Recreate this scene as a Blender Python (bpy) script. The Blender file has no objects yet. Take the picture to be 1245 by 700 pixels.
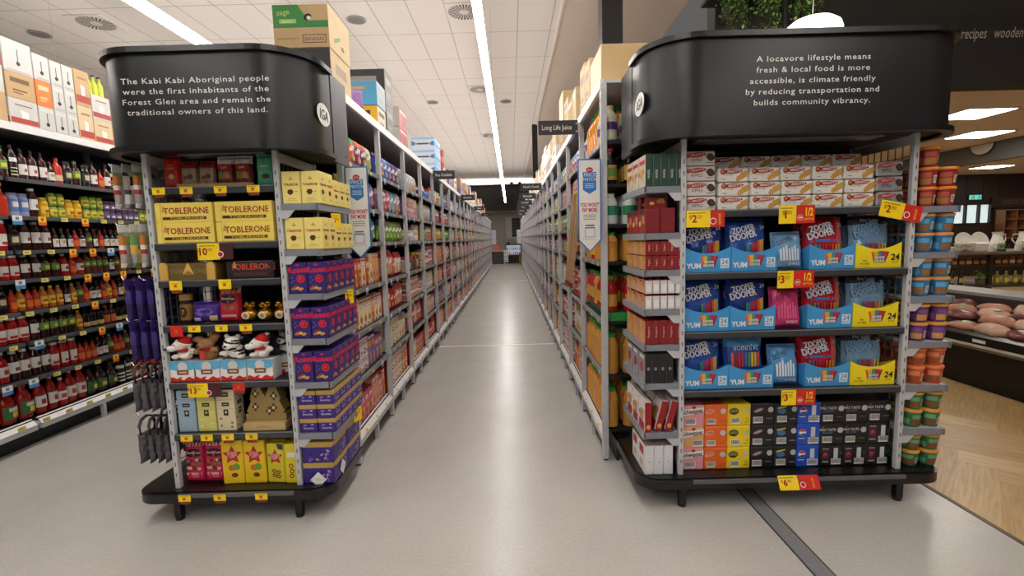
import bpy, math, random
from math import pi, sin, cos, radians
from mathutils import Matrix, Vector
random.seed(7)
SC = bpy.context.scene
COL = SC.collection

# ------------------------------------------------------------------ camera, world, exposure
cam_d = bpy.data.cameras.new('camera')
cam_d.sensor_width = 36.0
cam_d.sensor_fit = 'HORIZONTAL'
cam_d.lens = 36.0 * 576.0 / 1245.0
cam_d.clip_start = 0.05
cam_d.clip_end = 200
cam = bpy.data.objects.new('camera', cam_d)
COL.objects.link(cam)
PITCH, ROLL = radians(5.97), radians(1.55)
cam.matrix_world = (Matrix.Translation((0, 0, 1.5)) @ Matrix.Rotation(pi / 2 - PITCH, 4, 'X')
                    @ Matrix.Rotation(-ROLL, 4, 'Z'))
SC.camera = cam
SC.view_settings.view_transform = 'Standard'
SC.view_settings.look = 'None'
SC.view_settings.gamma = 1.0
SC.view_settings.use_curve_mapping = False
SC.view_settings.exposure = 0.0
SC.cycles.use_denoising = True
SC.cycles.max_bounces = 8
SC.cycles.diffuse_bounces = 4
SC.cycles.glossy_bounces = 3
SC.cycles.transmission_bounces = 4
SC.cycles.transparent_max_bounces = 6
SC.cycles.sample_clamp_indirect = 6.0
SC.cycles.caustics_reflective = False
SC.cycles.caustics_refractive = False
WORLD_STRENGTH = 0.12
LED_STRENGTH = 35.0
UPLIGHT_FILL = 0.38           # added top glow to brighten the ceiling, as a share of the downward light
w = bpy.data.worlds.new('world')
w.use_nodes = True
w.node_tree.nodes['Background'].inputs[0].default_value = (1.0, 0.97, 0.93, 1)
w.node_tree.nodes['Background'].inputs[1].default_value = WORLD_STRENGTH
SC.world = w

# ------------------------------------------------------------------ materials
MATS = {}


def s2l(c):
    return c / 12.92 if c <= 0.04045 else ((c + 0.055) / 1.055) ** 2.4


def rgb(r, g, b):
    return (s2l(r / 255), s2l(g / 255), s2l(b / 255), 1)


def mat(name, col, rough=0.5, metal=0.0, var=0.06, scale=30.0, emit=0.0, alpha=1.0, trans=0.0, spec=0.5, bump=0.0):
    if name in MATS:
        return MATS[name]
    m = bpy.data.materials.new(name)
    m.use_nodes = True
    nt = m.node_tree
    b = nt.nodes['Principled BSDF']
    c = rgb(*col)
    b.inputs['Roughness'].default_value = rough
    b.inputs['Metallic'].default_value = metal
    b.inputs['Specular IOR Level'].default_value = spec
    if emit:
        b.inputs['Emission Color'].default_value = c
        b.inputs['Emission Strength'].default_value = emit
    if trans:
        b.inputs['Transmission Weight'].default_value = trans
        b.inputs['IOR'].default_value = 1.2
    if alpha < 1:
        b.inputs['Alpha'].default_value = alpha
    if var:
        tc = nt.nodes.new('ShaderNodeTexCoord')
        n = nt.nodes.new('ShaderNodeTexNoise')
        n.inputs['Scale'].default_value = scale
        n.inputs['Detail'].default_value = 2
        mx = nt.nodes.new('ShaderNodeMix')
        mx.data_type = 'RGBA'
        mx.inputs[6].default_value = tuple(x * (1 - var) for x in c[:3]) + (1,)
        mx.inputs[7].default_value = tuple(min(1, x * (1 + var)) for x in c[:3]) + (1,)
        nt.links.new(tc.outputs['Object'], n.inputs['Vector'])
        nt.links.new(n.outputs[0], mx.inputs[0])
        nt.links.new(mx.outputs[2], b.inputs['Base Color'])
        if bump:
            bp = nt.nodes.new('ShaderNodeBump')
            bp.inputs['Strength'].default_value = bump
            bp.inputs['Distance'].default_value = 0.01
            nt.links.new(n.outputs[0], bp.inputs['Height'])
            nt.links.new(bp.outputs[0], b.inputs['Normal'])
    else:
        b.inputs['Base Color'].default_value = c
    MATS[name] = m
    return m


def C(r, g, b, rough=0.45, metal=0.0):
    return mat('paint_%d_%d_%d_%d_%d' % (r, g, b, int(rough * 100), int(metal * 100)), (r, g, b), rough, metal)


WHITE = C(232, 230, 226)
BLACK = C(18, 18, 20)
RED = C(190, 22, 30)
YEL = C(245, 214, 20)
GREYM = mat('grey_enamel_steel', (192, 193, 196), 0.4, 0.05)
RAILM = mat('light_rail', (228, 227, 226), 0.35, 0.0)
DARKM = mat('dark_steel', (32, 33, 36), 0.38)
BACKP = mat('dark_back_panel', (40, 40, 42), 0.6)
HEADM = mat('matt_black_header', (20, 20, 22), 0.34, 0, 0.04, 3, spec=.5)
RIMM = mat('black_rim', (15, 15, 17), 0.3)
CARD = mat('brown_cardboard', (190, 158, 116), 0.8, 0, 0.1, 12)
CARDL = mat('pale_cardboard', (214, 190, 152), 0.8, 0, 0.1, 12)
GOLD = mat('gold_foil', (190, 140, 40), 0.25, 0.85)
SILV = mat('silver_foil', (205, 205, 208), 0.28, 0.75)
CHROME = mat('chrome_wire', (200, 200, 205), 0.2, 0.9)


def node_mat(name, build, rough=0.5):
    m = bpy.data.materials.new(name)
    m.use_nodes = True
    nt = m.node_tree
    b = nt.nodes['Principled BSDF']
    b.inputs['Roughness'].default_value = rough
    build(nt, b)
    MATS[name] = m
    return m


def _concrete(nt, b):
    tc = nt.nodes.new('ShaderNodeTexCoord')
    n1 = nt.nodes.new('ShaderNodeTexNoise'); n1.inputs['Scale'].default_value = 2.2; n1.inputs['Detail'].default_value = 3; n1.inputs['Roughness'].default_value = 0.6
    n2 = nt.nodes.new('ShaderNodeTexNoise'); n2.inputs['Scale'].default_value = 60; n2.inputs['Detail'].default_value = 3
    m1 = nt.nodes.new('ShaderNodeMix'); m1.data_type = 'RGBA'
    m1.inputs[6].default_value = rgb(186, 182, 176); m1.inputs[7].default_value = rgb(204, 200, 194)
    m2 = nt.nodes.new('ShaderNodeMix'); m2.data_type = 'RGBA'; m2.blend_type = 'MULTIPLY'; m2.inputs[0].default_value = 0.25
    nt.links.new(tc.outputs['Object'], n1.inputs['Vector']); nt.links.new(tc.outputs['Object'], n2.inputs['Vector'])
    nt.links.new(n1.outputs[0], m1.inputs[0]); nt.links.new(m1.outputs[2], m2.inputs[6]); nt.links.new(n2.outputs[0], m2.inputs[7])
    nt.links.new(m2.outputs[2], b.inputs['Base Color'])
    b.inputs['Roughness'].default_value = 0.27


CONC = node_mat('polished_concrete', _concrete)


def _tiles(nt, b):
    tc = nt.nodes.new('ShaderNodeTexCoord')
    sp = nt.nodes.new('ShaderNodeSeparateXYZ')
    nt.links.new(tc.outputs['Object'], sp.inputs[0])
    outs = []
    for k, (per, off) in enumerate(((0.588, 0.80), (1.22, 8.95))):
        a = nt.nodes.new('ShaderNodeMath'); a.operation = 'SUBTRACT'; a.inputs[1].default_value = off - 500 * per
        d = nt.nodes.new('ShaderNodeMath'); d.operation = 'MODULO'; d.inputs[1].default_value = per
        l = nt.nodes.new('ShaderNodeMath'); l.operation = 'LESS_THAN'; l.inputs[1].default_value = 0.016
        nt.links.new(sp.outputs[k], a.inputs[0]); nt.links.new(a.outputs[0], d.inputs[0]); nt.links.new(d.outputs[0], l.inputs[0])
        outs.append(l)
    mx = nt.nodes.new('ShaderNodeMath'); mx.operation = 'MAXIMUM'
    nt.links.new(outs[0].outputs[0], mx.inputs[0]); nt.links.new(outs[1].outputs[0], mx.inputs[1])
    n = nt.nodes.new('ShaderNodeTexNoise'); n.inputs['Scale'].default_value = 90
    nt.links.new(tc.outputs['Object'], n.inputs[0])
    c1 = nt.nodes.new('ShaderNodeMix'); c1.data_type = 'RGBA'
    c1.inputs[6].default_value = rgb(214, 205, 197); c1.inputs[7].default_value = rgb(222, 213, 205)
    nt.links.new(n.outputs[0], c1.inputs[0])
    c2 = nt.nodes.new('ShaderNodeMix'); c2.data_type = 'RGBA'; c2.inputs[7].default_value = rgb(168, 158, 150)
    nt.links.new(mx.outputs[0], c2.inputs[0]); nt.links.new(c1.outputs[2], c2.inputs[6])
    nt.links.new(c2.outputs[2], b.inputs['Base Color'])


TILES = node_mat('ceiling_tiles', _tiles, 0.9)


def wood(name, c0, c1, rough=0.35):
    def f(nt, b):
        tc = nt.nodes.new('ShaderNodeTexCoord')
        mp = nt.nodes.new('ShaderNodeMapping'); mp.inputs['Scale'].default_value = (30, 2.0, 2.0)
        n = nt.nodes.new('ShaderNodeTexNoise'); n.inputs['Scale'].default_value = 2.0; n.inputs['Detail'].default_value = 5
        r = nt.nodes.new('ShaderNodeValToRGB')
        r.color_ramp.elements[0].position = 0.3; r.color_ramp.elements[0].color = rgb(*c0)
        r.color_ramp.elements[1].position = 0.7; r.color_ramp.elements[1].color = rgb(*c1)
        nt.links.new(tc.outputs['UV'], mp.inputs[0]); nt.links.new(mp.outputs[0], n.inputs[0])
        nt.links.new(n.outputs[0], r.inputs[0]); nt.links.new(r.outputs[0], b.inputs['Base Color'])
    return node_mat(name, f, rough)


WOODS = [wood('oak_plank_pale', (190, 160, 112), (216, 190, 144)), wood('oak_plank_mid', (174, 142, 96), (204, 174, 126)),
         wood('oak_plank_honey', (166, 132, 86), (198, 166, 116))]


# ------------------------------------------------------------------ mesh helper
class MB:
    def __init__(s):
        s.v = []; s.f = []; s.m = []; s.mats = []; s.M = Matrix.Identity(4); s.uv = {}; s.smooth = set()

    def mi(s, m):
        if m not in s.mats:
            s.mats.append(m)
        return s.mats.index(m)

    def add(s, vs, fs, m, smooth=False):
        o = len(s.v)
        M = s.M
        for p in vs:
            s.v.append(tuple(M @ Vector(p)))
        k = s.mi(m)
        for f in fs:
            if smooth:
                s.smooth.add(len(s.f))
            s.f.append([i + o for i in f]); s.m.append(k)
        return s

    def box(s, x0, x1, y0, y1, z0, z1, m):
        vs = [(x0, y0, z0), (x1, y0, z0), (x1, y1, z0), (x0, y1, z0), (x0, y0, z1), (x1, y0, z1), (x1, y1, z1), (x0, y1, z1)]
        return s.add(vs, [(0, 3, 2, 1), (4, 5, 6, 7), (0, 1, 5, 4), (1, 2, 6, 5), (2, 3, 7, 6), (3, 0, 4, 7)], m)

    def bbox(s, x0, x1, y0, y1, z0, z1, m, b=0.004):
        """box with chamfered vertical edges and top edge"""
        def ring(i, z):
            return [(x0 + b, y0 + i, z), (x1 - b, y0 + i, z), (x1 - i, y0 + b, z), (x1 - i, y1 - b, z),
                    (x1 - b, y1 - i, z), (x0 + b, y1 - i, z), (x0 + i, y1 - b, z), (x0 + i, y0 + b, z)]
        vs = ring(b * .6, z0) + ring(0, z0 + b) + ring(0, z1 - b) + ring(b * .6, z1)
        fs = [tuple(range(7, -1, -1)), tuple(range(24, 32))]
        for k in range(3):
            for i in range(8):
                j = (i + 1) % 8
                fs.append((k * 8 + i, k * 8 + j, k * 8 + 8 + j, k * 8 + 8 + i))
        return s.add(vs, fs, m)

    def quad(s, x0, x1, z0, z1, y, m):
        return s.add([(x0, y, z0), (x1, y, z0), (x1, y, z1), (x0, y, z1)], [(0, 1, 2, 3)], m)

    def poly(s, pts, y, m):
        return s.add([(p[0], y, p[1]) for p in pts], [tuple(range(len(pts)))], m)

    def ell(s, cx, cz, rx, rz, y, m, n=16, rot=0.0):
        cr, sr = cos(rot), sin(rot)
        pts = []
        for i in range(n):
            a, b = rx * cos(2 * pi * i / n), rz * sin(2 * pi * i / n)
            pts.append((cx + a * cr - b * sr, cz + a * sr + b * cr))
        return s.poly(pts, y, m)

    def prism(s, pts, z0, z1, m, ms=None):
        """extrude an xy polygon (ccw) upwards"""
        n = len(pts)
        vs = [(p[0], p[1], z0) for p in pts] + [(p[0], p[1], z1) for p in pts]
        s.add(vs, [tuple(range(n - 1, -1, -1)), tuple(range(n, 2 * n))], m)
        s.add(vs, [(i, (i + 1) % n, n + (i + 1) % n, n + i) for i in range(n)], ms or m)
        return s

    def slab(s, pts, y0, y1, m):
        """extrude an xz polygon (ccw seen from -y) from y0 (front) to y1"""
        n = len(pts)
        vs = [(p[0], y0, p[1]) for p in pts] + [(p[0], y1, p[1]) for p in pts]
        fs = [tuple(range(n)), tuple(range(2 * n - 1, n - 1, -1))] + [(i, n + i, n + (i + 1) % n, (i + 1) % n) for i in range(n)]
        return s.add(vs, fs, m)

    def lathe(s, prof, mats, seg=14, cx=0, cy=0, sx=1, sy=1):
        """prof: [(r, z)...]; mats: one material or one per band"""
        n = len(prof)
        vs = [(cx + r * sx * cos(2 * pi * k / seg), cy + r * sy * sin(2 * pi * k / seg), z) for r, z in prof for k in range(seg)]
        for i in range(n - 1):
            m = mats[i] if isinstance(mats, (list, tuple)) else mats
            s.add(vs[i * seg:(i + 2) * seg], [(k, (k + 1) % seg, seg + (k + 1) % seg, seg + k) for k in range(seg)], m, True)
        m0 = mats[0] if isinstance(mats, (list, tuple)) else mats
        m1 = mats[-1] if isinstance(mats, (list, tuple)) else mats
        if prof[0][0] > 1e-5:
            s.add(vs[:seg], [tuple(range(seg - 1, -1, -1))], m0)
        if prof[-1][0] > 1e-5:
            s.add(vs[-seg:], [tuple(range(seg))], m1)
        return s

    def tube(s, pts, r, m, seg=6):
        pts = [Vector(p) for p in pts]
        rings = []
        for i, p in enumerate(pts):
            d = (pts[min(i + 1, len(pts) - 1)] - pts[max(i - 1, 0)]).normalized()
            u = d.cross(Vector((0, 0, 1)))
            if u.length < 1e-3:
                u = d.cross(Vector((0, 1, 0)))
            u.normalize(); v = d.cross(u)
            rr = r[i] if isinstance(r, (list, tuple)) else r
            rings += [tuple(p + rr * (cos(2 * pi * k / seg) * u + sin(2 * pi * k / seg) * v)) for k in range(seg)]
        fs = []
        for i in range(len(pts) - 1):
            for k in range(seg):
                a, b = i * seg + k, i * seg + (k + 1) % seg
                fs.append((a, b, b + seg, a + seg))
        fs += [tuple(range(seg - 1, -1, -1)), tuple(range(len(rings) - seg, len(rings)))]
        return s.add(rings, fs, m, True)

    def ball(s, c, r, m, seg=12, rings=8, warp=None):
        rx, ry, rz = (r, r, r) if not isinstance(r, (list, tuple)) else r
        vs = []; fs = []
        for i in range(rings + 1):
            t = pi * i / rings
            for k in range(seg):
                a = 2 * pi * k / seg
                p = Vector((sin(t) * cos(a), sin(t) * sin(a), -cos(t)))
                q = warp(p) if warp else p
                vs.append((c[0] + rx * q.x, c[1] + ry * q.y, c[2] + rz * q.z))
        for i in range(rings):
            for k in range(seg):
                a, b = i * seg + k, i * seg + (k + 1) % seg
                fs.append((a, b, b + seg, a + seg))
        return s.add(vs, fs, m, True)

    def pillow(s, w, h, d, mfn, nx=10, nz=10, crimp=0.012, wr=0.003, seed=0, pw=3.0):
        """filled bag standing on z=0, front at -y; mfn(u, v) gives the material (u, v in 0..1)"""
        rnd = random.Random(seed)
        ph = [rnd.uniform(0, 6) for _ in range(4)]
        s.pil = (w, h, d, pw)

        def pos(i, k, sgn):
            u, v = -1 + 2 * i / nx, -1 + 2 * k / nz
            b = max(0, 1 - abs(u) ** pw) ** 0.6 * max(0, 1 - abs(v) ** pw) ** 0.55
            x = u * w / 2 * (1 - 0.05 * (1 - abs(v)) * 0)
            x += 0.4 * wr * sin(5 * v + ph[0])
            y = sgn * d / 2 * b + wr * sin(7 * u + ph[1] + 4 * v) * sin(6 * v + ph[2]) * (0.3 + b)
            return (x, y, (v + 1) / 2 * h)
        for sgn in (-1, 1):
            for i in range(nx):
                for k in range(nz):
                    q = [pos(i, k, sgn), pos(i + 1, k, sgn), pos(i + 1, k + 1, sgn), pos(i, k + 1, sgn)]
                    s.add(q, [(0, 1, 2, 3) if sgn < 0 else (3, 2, 1, 0)], mfn((i + .5) / nx, (k + .5) / nz), True)
        return s

    def text(s, body, m, x, z, h, y, align='C', warp=None, rot=0.0, sx=1.0, slant=0.0, track=1.0, bold=0.0):
        vs, fs, wd = glyphs(body, track, bold)
        x0 = {'C': -wd / 2, 'L': 0, 'R': -wd}[align]
        out = []
        cr, sr = cos(rot), sin(rot)
        for p in vs:
            a, b = (p[0] + x0 + slant * p[1]) * h * sx, p[1] * h
            a, b = x + a * cr - b * sr, z + a * sr + b * cr
            out.append((a, y if warp is None else warp(a, b) + y, b))
        return s.add(out, fs, m)

    def mesh(s, name):
        me = bpy.data.meshes.new(name)
        me.from_pydata(s.v, [], s.f)
        for m in s.mats:
            me.materials.append(m)
        me.polygons.foreach_set('material_index', s.m)
        if s.smooth:
            me.polygons.foreach_set('use_smooth', [i in s.smooth for i in range(len(s.f))])
        me.update()
        return me

    def obj(s, name, parent=None):
        o = bpy.data.objects.new(name, s.mesh(name))
        COL.objects.link(o)
        if parent is not None:
            o.parent = parent
        return o


_GL = {}


def glyphs(body, track=1.0, bold=0.0):
    """letters as a flat mesh, cap height 1"""
    key = (body, track, bold)
    if key not in _GL:
        cu = bpy.data.curves.new('lettering', 'FONT')
        cu.body = body
        cu.resolution_u = 2
        cu.space_character = track
        cu.offset = bold
        o = bpy.data.objects.new('lettering', cu)
        COL.objects.link(o)
        dg = bpy.context.evaluated_depsgraph_get()
        me = bpy.data.meshes.new_from_object(o.evaluated_get(dg))
        vs = [tuple(v.co) for v in me.vertices]
        fs = [tuple(p.vertices) for p in me.polygons]
        bpy.data.objects.remove(o); bpy.data.meshes.remove(me); bpy.data.curves.remove(cu)
        k = 1 / 0.69
        x0 = min([v[0] for v in vs] or [0])
        vs = [((v[0] - x0) * k, v[1] * k) for v in vs]
        fl = []
        for f in fs:   # all faces towards -y once laid in xz
            a = sum(vs[f[i]][0] * vs[f[(i + 1) % len(f)]][1] - vs[f[(i + 1) % len(f)]][0] * vs[f[i]][1] for i in range(len(f)))
            fl.append(f if a > 0 else tuple(reversed(f)))
        _GL[key] = (vs, fl, max([v[0] for v in vs] or [0]))
    return _GL[key]


def tag(o, label=None, cat=None, group=None, kind=None):
    if label: o['label'] = label
    if cat: o['category'] = cat
    if group: o['group'] = group
    if kind: o['kind'] = kind
    return o


def empty(name, loc=(0, 0, 0), rz=0.0):
    o = bpy.data.objects.new(name, None)
    COL.objects.link(o)
    o.location = loc
    o.rotation_euler = (0, 0, rz)
    return o


def struct(name, mb):
    return tag(mb.obj(name), kind='structure')


class Proto:
    """a kind of thing: its own mesh plus the meshes of its parts"""
    def __init__(s, name, cat, body, parts=(), desc=''):
        s.name, s.cat, s.desc = name, cat, desc
        s.body = body.mesh(name) if body else None
        s.parts = [(n, b.mesh(n)) for n, b in parts]

    def put(s, loc, rz=0.0, label='', group=None, rx=0.0, ry=0.0, scale=None):
        o = bpy.data.objects.new(s.name, s.body)
        COL.objects.link(o)
        o.location = loc
        o.rotation_euler = (rx, ry, rz)
        if scale:
            o.scale = scale if isinstance(scale, (tuple, list)) else (scale,) * 3
        for n, me in s.parts:
            c = bpy.data.objects.new(n, me)
            COL.objects.link(c)
            c.parent = o
        tag(o, label, s.cat, group)
        return o


ORD = 'first second third fourth fifth sixth seventh eighth ninth tenth eleventh twelfth thirteenth fourteenth fifteenth sixteenth seventeenth eighteenth nineteenth twentieth'.split()
ORD += ['twenty-' + o for o in ORD[:9]] + ['thirtieth'] + ['thirty-' + o for o in ORD[:9]] + ['fortieth']

# ------------------------------------------------------------------ the room
CEIL = 5.2
m = MB(); m.box(-14, 2.39, -5, 34, -0.1, 0, CONC); struct('floor', m)

tm = MB()
rnd = random.Random(3)
U = rnd.uniform
PL, PW = 0.95, 0.19
pl_faces = []


def plank(x, y, ang):
    """one board of the chevron floor, clipped to the timber zone"""
    c, s_ = cos(ang), sin(ang)
    pts = [(x + a * c - b * s_, y + a * s_ + b * c) for a, b in ((0, 0), (PL, 0), (PL, PW), (0, PW))]
    if max(p[0] for p in pts) < 2.4 or min(p[0] for p in pts) > 9 or max(p[1] for p in pts) < -1 or min(p[1] for p in pts) > 9:
        return
    if min(p[0] for p in pts) < 2.392:
        out = []
        for i in range(4):
            p, q = pts[i], pts[(i + 1) % 4]
            if p[0] >= 2.392: out.append(p)
            if (p[0] < 2.392) != (q[0] < 2.392):
                t = (2.392 - p[0]) / (q[0] - p[0])
                out.append((2.392, p[1] + t * (q[1] - p[1])))
        pts = out
        if len(pts) < 3: return
    k = len(tm.f)
    tm.add([(p[0], p[1], 0.0) for p in pts], [tuple(range(len(pts)))], rnd.choice(WOODS))
    ox, oy = U(0, 9), U(0, 9)
    tm.uv[k] = [(((p[0] - x) * -s_ + (p[1] - y) * c) + oy, ((p[0] - x) * c + (p[1] - y) * s_) * 1.0 + ox) for p in pts]


# herringbone of 5:1 boards at 45 degrees to the aisle
HA = radians(45)
for k in range(-60, 60):
    for n_ in range(-14, 14):
        for a in (0, 1):
            uu, vv = (k * PW + n_ * PL, k * PW - n_ * PL) if not a else (k * PW + PL + PW + n_ * PL, (k + 1) * PW - PL - n_ * PL)
            X = 5.0 + uu * cos(HA) - vv * sin(HA)
            Y = 4.0 + uu * sin(HA) + vv * cos(HA)
            if 0 < X < 11 and -3 < Y < 11:
                plank(X, Y, HA + a * pi / 2)
tb = MB(); tb.box(2.39, 17, -5, 34, -0.1, -0.002, WOODS[1])
struct('floor_timber_base', tb)
fo = struct('floor_timber', tm)
uvl = fo.data.uv_layers.new(name='UVMap')
for p in fo.data.polygons:
    for li, uvc in zip(p.loop_indices, tm.uv.get(p.index, [(0, 0)] * 8)):
        uvl.data[li].uv = uvc

m = MB(); m.box(-14, 0.93, -5, 31, CEIL, CEIL + 0.1, TILES); struct('ceiling', m)
PLAS = mat('ceiling_plaster', (205, 188, 172), 0.9)
m = MB(); m.box(0.955, 2.92, -5, 31, CEIL - 0.01, CEIL + 0.1, PLAS); struct('ceiling_plaster_band', m)
m = MB(); m.box(0.92, 0.96, -5, 31, CEIL - 0.03, CEIL + 0.05, mat('ceiling_edge_trim', (222, 208, 196), 0.7)); struct('trim_1', m)
PLAS2 = mat('ceiling_recess_paint', (198, 180, 156), 0.9)
m = MB(); m.box(2.92, 17, -5, 5.3, CEIL + 0.25, CEIL + 0.35, PLAS2); m.box(2.92, 2.95, -5, 31, CEIL - .01, CEIL + .3, PLAS2); struct('ceiling_recess', m)

WALLP = mat('wall_paint', (176, 170, 160), 0.8)
DARKW = mat('dark_bulkhead_paint', (44, 43, 43), 0.7)
m = MB(); m.box(-14, 5, 32, 32.2, 0, CEIL, WALLP); struct('wall_back', m)
m = MB(); m.box(-14.2, -14, -5, 34, 0, CEIL, WALLP); struct('wall_left', m)
m = MB(); m.box(-14, 2.9, 30.2, 30.5, 3.25, 4.86, DARKW); m.box(-14, 2.9, 30.18, 30.5, 3.18, 3.25, mat('oak_trim', (120, 92, 66), .6)); struct('wall_back_bulkhead', m)
m = MB(); m.box(-14, 2.9, 30.1, 30.5, 4.86, CEIL, mat('pale_beam', (205, 198, 190), .7)); struct('ceiling_beam', m)
COLM = mat('black_column_paint', (24, 24, 25), 0.5)
for yy in (4.1, 16.0):
    m = MB(); m.box(0.80, 0.97, yy, yy + 0.17, 2.49, CEIL, COLM); m.box(.79, .98, yy - .01, yy + .18, 2.49, 2.52, COLM)
    struct('column', m)

# produce hall beyond: bulkhead, low ceiling, far wall
m = MB(); m.box(3.02, 17, 4.98, 5.2, 2.92, CEIL + .3, DARKW)
TXT = mat('cream_lettering', (200, 194, 182), .5)
m.text('recipes', TXT, 4.57, 3.37, 0.10, 4.975, 'L', slant=0.25, sx=.62)
m.text('wooden spoons', TXT, 4.895, 3.37, 0.10, 4.975, 'L', slant=0.25, sx=.62)
struct('wall_bulkhead', m)
m = MB(); m.box(2.15, 3.02, 5.1, 5.3, 2.92, CEIL + .3, mat('charcoal_wall', (70, 65, 62), .8)); struct('wall_plant_backing', m)
HALLC = mat('hall_ceiling_paint', (226, 210, 196), 0.85)
m = MB(); m.box(2.95, 17, 5.2, 14.3, 3.0, 3.1, HALLC); struct('ceiling_hall', m)
DWOOD = mat('dark_stained_timber', (46, 34, 28), 0.5, 0, .2, 6)
m = MB()
m.box(2.95, 13.15, 14.2, 14.4, 0, 3.0, DWOOD)
m.box(13.15, 14.35, 14.2, 14.4, 0, 1.55, DWOOD); m.box(13.15, 14.35, 14.2, 14.4, 2.16, 3.0, DWOOD)
m.box(14.35, 17, 14.2, 14.4, 0, 3.0, DWOOD)
for k in range(12):
    m.box(11 + .5 * k, 11.02 + .5 * k, 14.19, 14.2, 2.2, 3.0, mat('dark_batten', (60, 46, 38), .5))
struct('wall_hall_back', m)
m = MB(); m.box(17, 17.2, -5, 14.4, 0, CEIL, WALLP); struct('wall_right', m)
win = MB()
FR = C(40, 38, 36)
for x0, x1 in ((13.15, 13.2), (13.55, 13.6), (13.95, 14.0), (14.3, 14.35)):
    win.box(x0, x1, 14.22, 14.3, 1.55, 2.16, FR)
win.box(13.15, 14.35, 14.22, 14.3, 1.55, 1.59, FR); win.box(13.15, 14.35, 14.22, 14.3, 2.12, 2.16, FR)
wo = struct('window_1', win)
pane = MB(); pane.box(13.2, 14.3, 14.3, 14.31, 1.59, 2.12, mat('daylit_pane', (205, 222, 222), .3, 0, .35, 6, emit=0.9))
pane.obj('window_pane', wo)

# gray fascia beam with a half-round sign in the hall
m = MB(); m.box(8.77, 8.95, 6.0, 13.5, 2.67, 2.999, mat('grey_fascia', (112, 114, 112), .6)); struct('beam_hall', m)
m = MB()
m.M = Matrix.Translation((8.765, 8.95, 0)) @ Matrix.Rotation(-pi / 2, 4, 'Z')
arc = [(-.24 * cos(pi * i / 16), 2.99 - .2 * sin(pi * i / 16)) for i in range(17)]
m.slab(arc, -.02, 0, C(60, 60, 60)); m.slab([(a * .9, 2.99 + (b - 2.99) * .9) for a, b in arc], -.024, 0, WHITE)
tag(m.obj('round_sign'), 'white half-round sign disc on the grey fascia beam in the produce hall', 'sign')

# floor marks
m = MB(); m.box(1.285, 1.378, -1.0, 3.0, 0, 0.003, mat('steel_joint_strip', (140, 142, 146), .42, .3)); m.box(1.285, 1.292, -1, 3.0, 0, .0045, C(70, 70, 72)); m.box(1.371, 1.378, -1, 3.0, 0, .0045, C(70, 70, 72))
struct('trim_2', m)
LINE = mat('white_floor_joint', (222, 220, 214), .5)
m = MB(); m.box(-1.05, 0.58, 6.58, 6.62, 0, .002, LINE); struct('trim_3', m)
m = MB(); m.box(-1.05, 0.6, 16.8, 16.85, 0, .002, LINE); struct('trim_4', m)
m = MB(); m.box(2.372, 2.396, -3, 20, 0, .004, C(96, 84, 66)); struct('trim_5', m)

# ------------------------------------------------------------------ lights
LEDM = mat('led_diffuser', (255, 251, 246), .5, 0, 0, emit=LED_STRENGTH)
HOUS = C(205, 203, 200)
UPM = mat('led_uplight', (255, 250, 245), .5, 0, 0, emit=LED_STRENGTH * UPLIGHT_FILL)


def led(x, y0, y1, z, name_label, wid=0.075):
    b = MB(); b.box(-wid / 2 + .012, wid / 2 - .012, 0, y1 - y0, .0, .03, HOUS)
    o = b.obj('linear_light'); o.location = (x, y0, z)
    d = MB(); d.box(-wid / 2, wid / 2, 0.002, y1 - y0 - .002, -.03, 0, LEDM); d.obj('diffuser', o)
    d = MB(); d.box(-wid / 2, wid / 2, 0.002, y1 - y0 - .002, .0301, .034, UPM); d.obj('uplight_diffuser', o)  # glowing strip added on top to lift the ceiling
    for k in range(int((y1 - y0) / 4) + 1):
        c = MB(); yy = .5 + k * 4
        if yy < y1 - y0:
            c.tube([(0, yy, .03), (0, yy, CEIL - z - .035)], .0015, CHROME, 4); c.obj('suspension_wire', o)
    tag(o, name_label, 'light')
    return o


led(-0.235, -4.5, 26.3, 3.5, 'long glowing linear light hung over the middle aisle')
led(-3.0, -4.5, 26.0, 3.5, 'glowing linear light hung over the sauce aisle behind the left black header')
led(2.75, -4.5, 3.8, 3.5, 'added unseen linear light brightening the timber floor')  # added above the view to brighten the timber floor
led(-5.9, 2.0, 26.0, 3.5, 'glowing linear light hung beyond the tall sauce shelf')
cv = MB(); cv.box(-5, 2.9, 30.02, 30.1, 4.98, 5.08, mat('cove_led', (255, 250, 244), .5, 0, 0, emit=9))
tag(cv.obj('cove_light'), 'white light line across the far end of the tiled ceiling', 'light')
for k in range(2):
    s_ = MB(); s_.lathe([(.10, 0), (.10, .06), (.07, .07)], DARKM, 12)
    o = s_.obj('spotlight'); o.location = (1.35 + .5 * k - 1.2, 30.08, 4.93); o.rotation_euler = (pi / 2, 0, 0)
    tag(o, 'dark round spot in the pale beam at the far end, ' + ('left' if k == 0 else 'right') + ' of two', 'spotlight')
HL = mat('hall_light', (255, 246, 234), .5, 0, 0, emit=17)
k = 0
for lx, ly in ((6.25, 6.55), (7.75, 8.0), (12.4, 12.4), (3.6, 6.3), (5.0, 9.5), (9.6, 10.2), (7.9, 12.2), (11.5, 9.0), (14.5, 12.3), (10.0, 7.2)):  # panels past the third are out of view, added to light the hall
    b = MB(); b.box(-.34, .34, -.3, .3, -.012, 0, HOUS); o = b.obj('panel_light'); o.location = (lx, ly, 3.0)
    d = MB(); d.box(-.31, .31, -.27, .27, -.016, -.0121, HL); d.obj('diffuser', o)
    tag(o, ORD[k] + ' recessed glowing panel light in the low produce hall ceiling', 'light'); k += 1

GRIL = C(216, 206, 198, .7)


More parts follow.
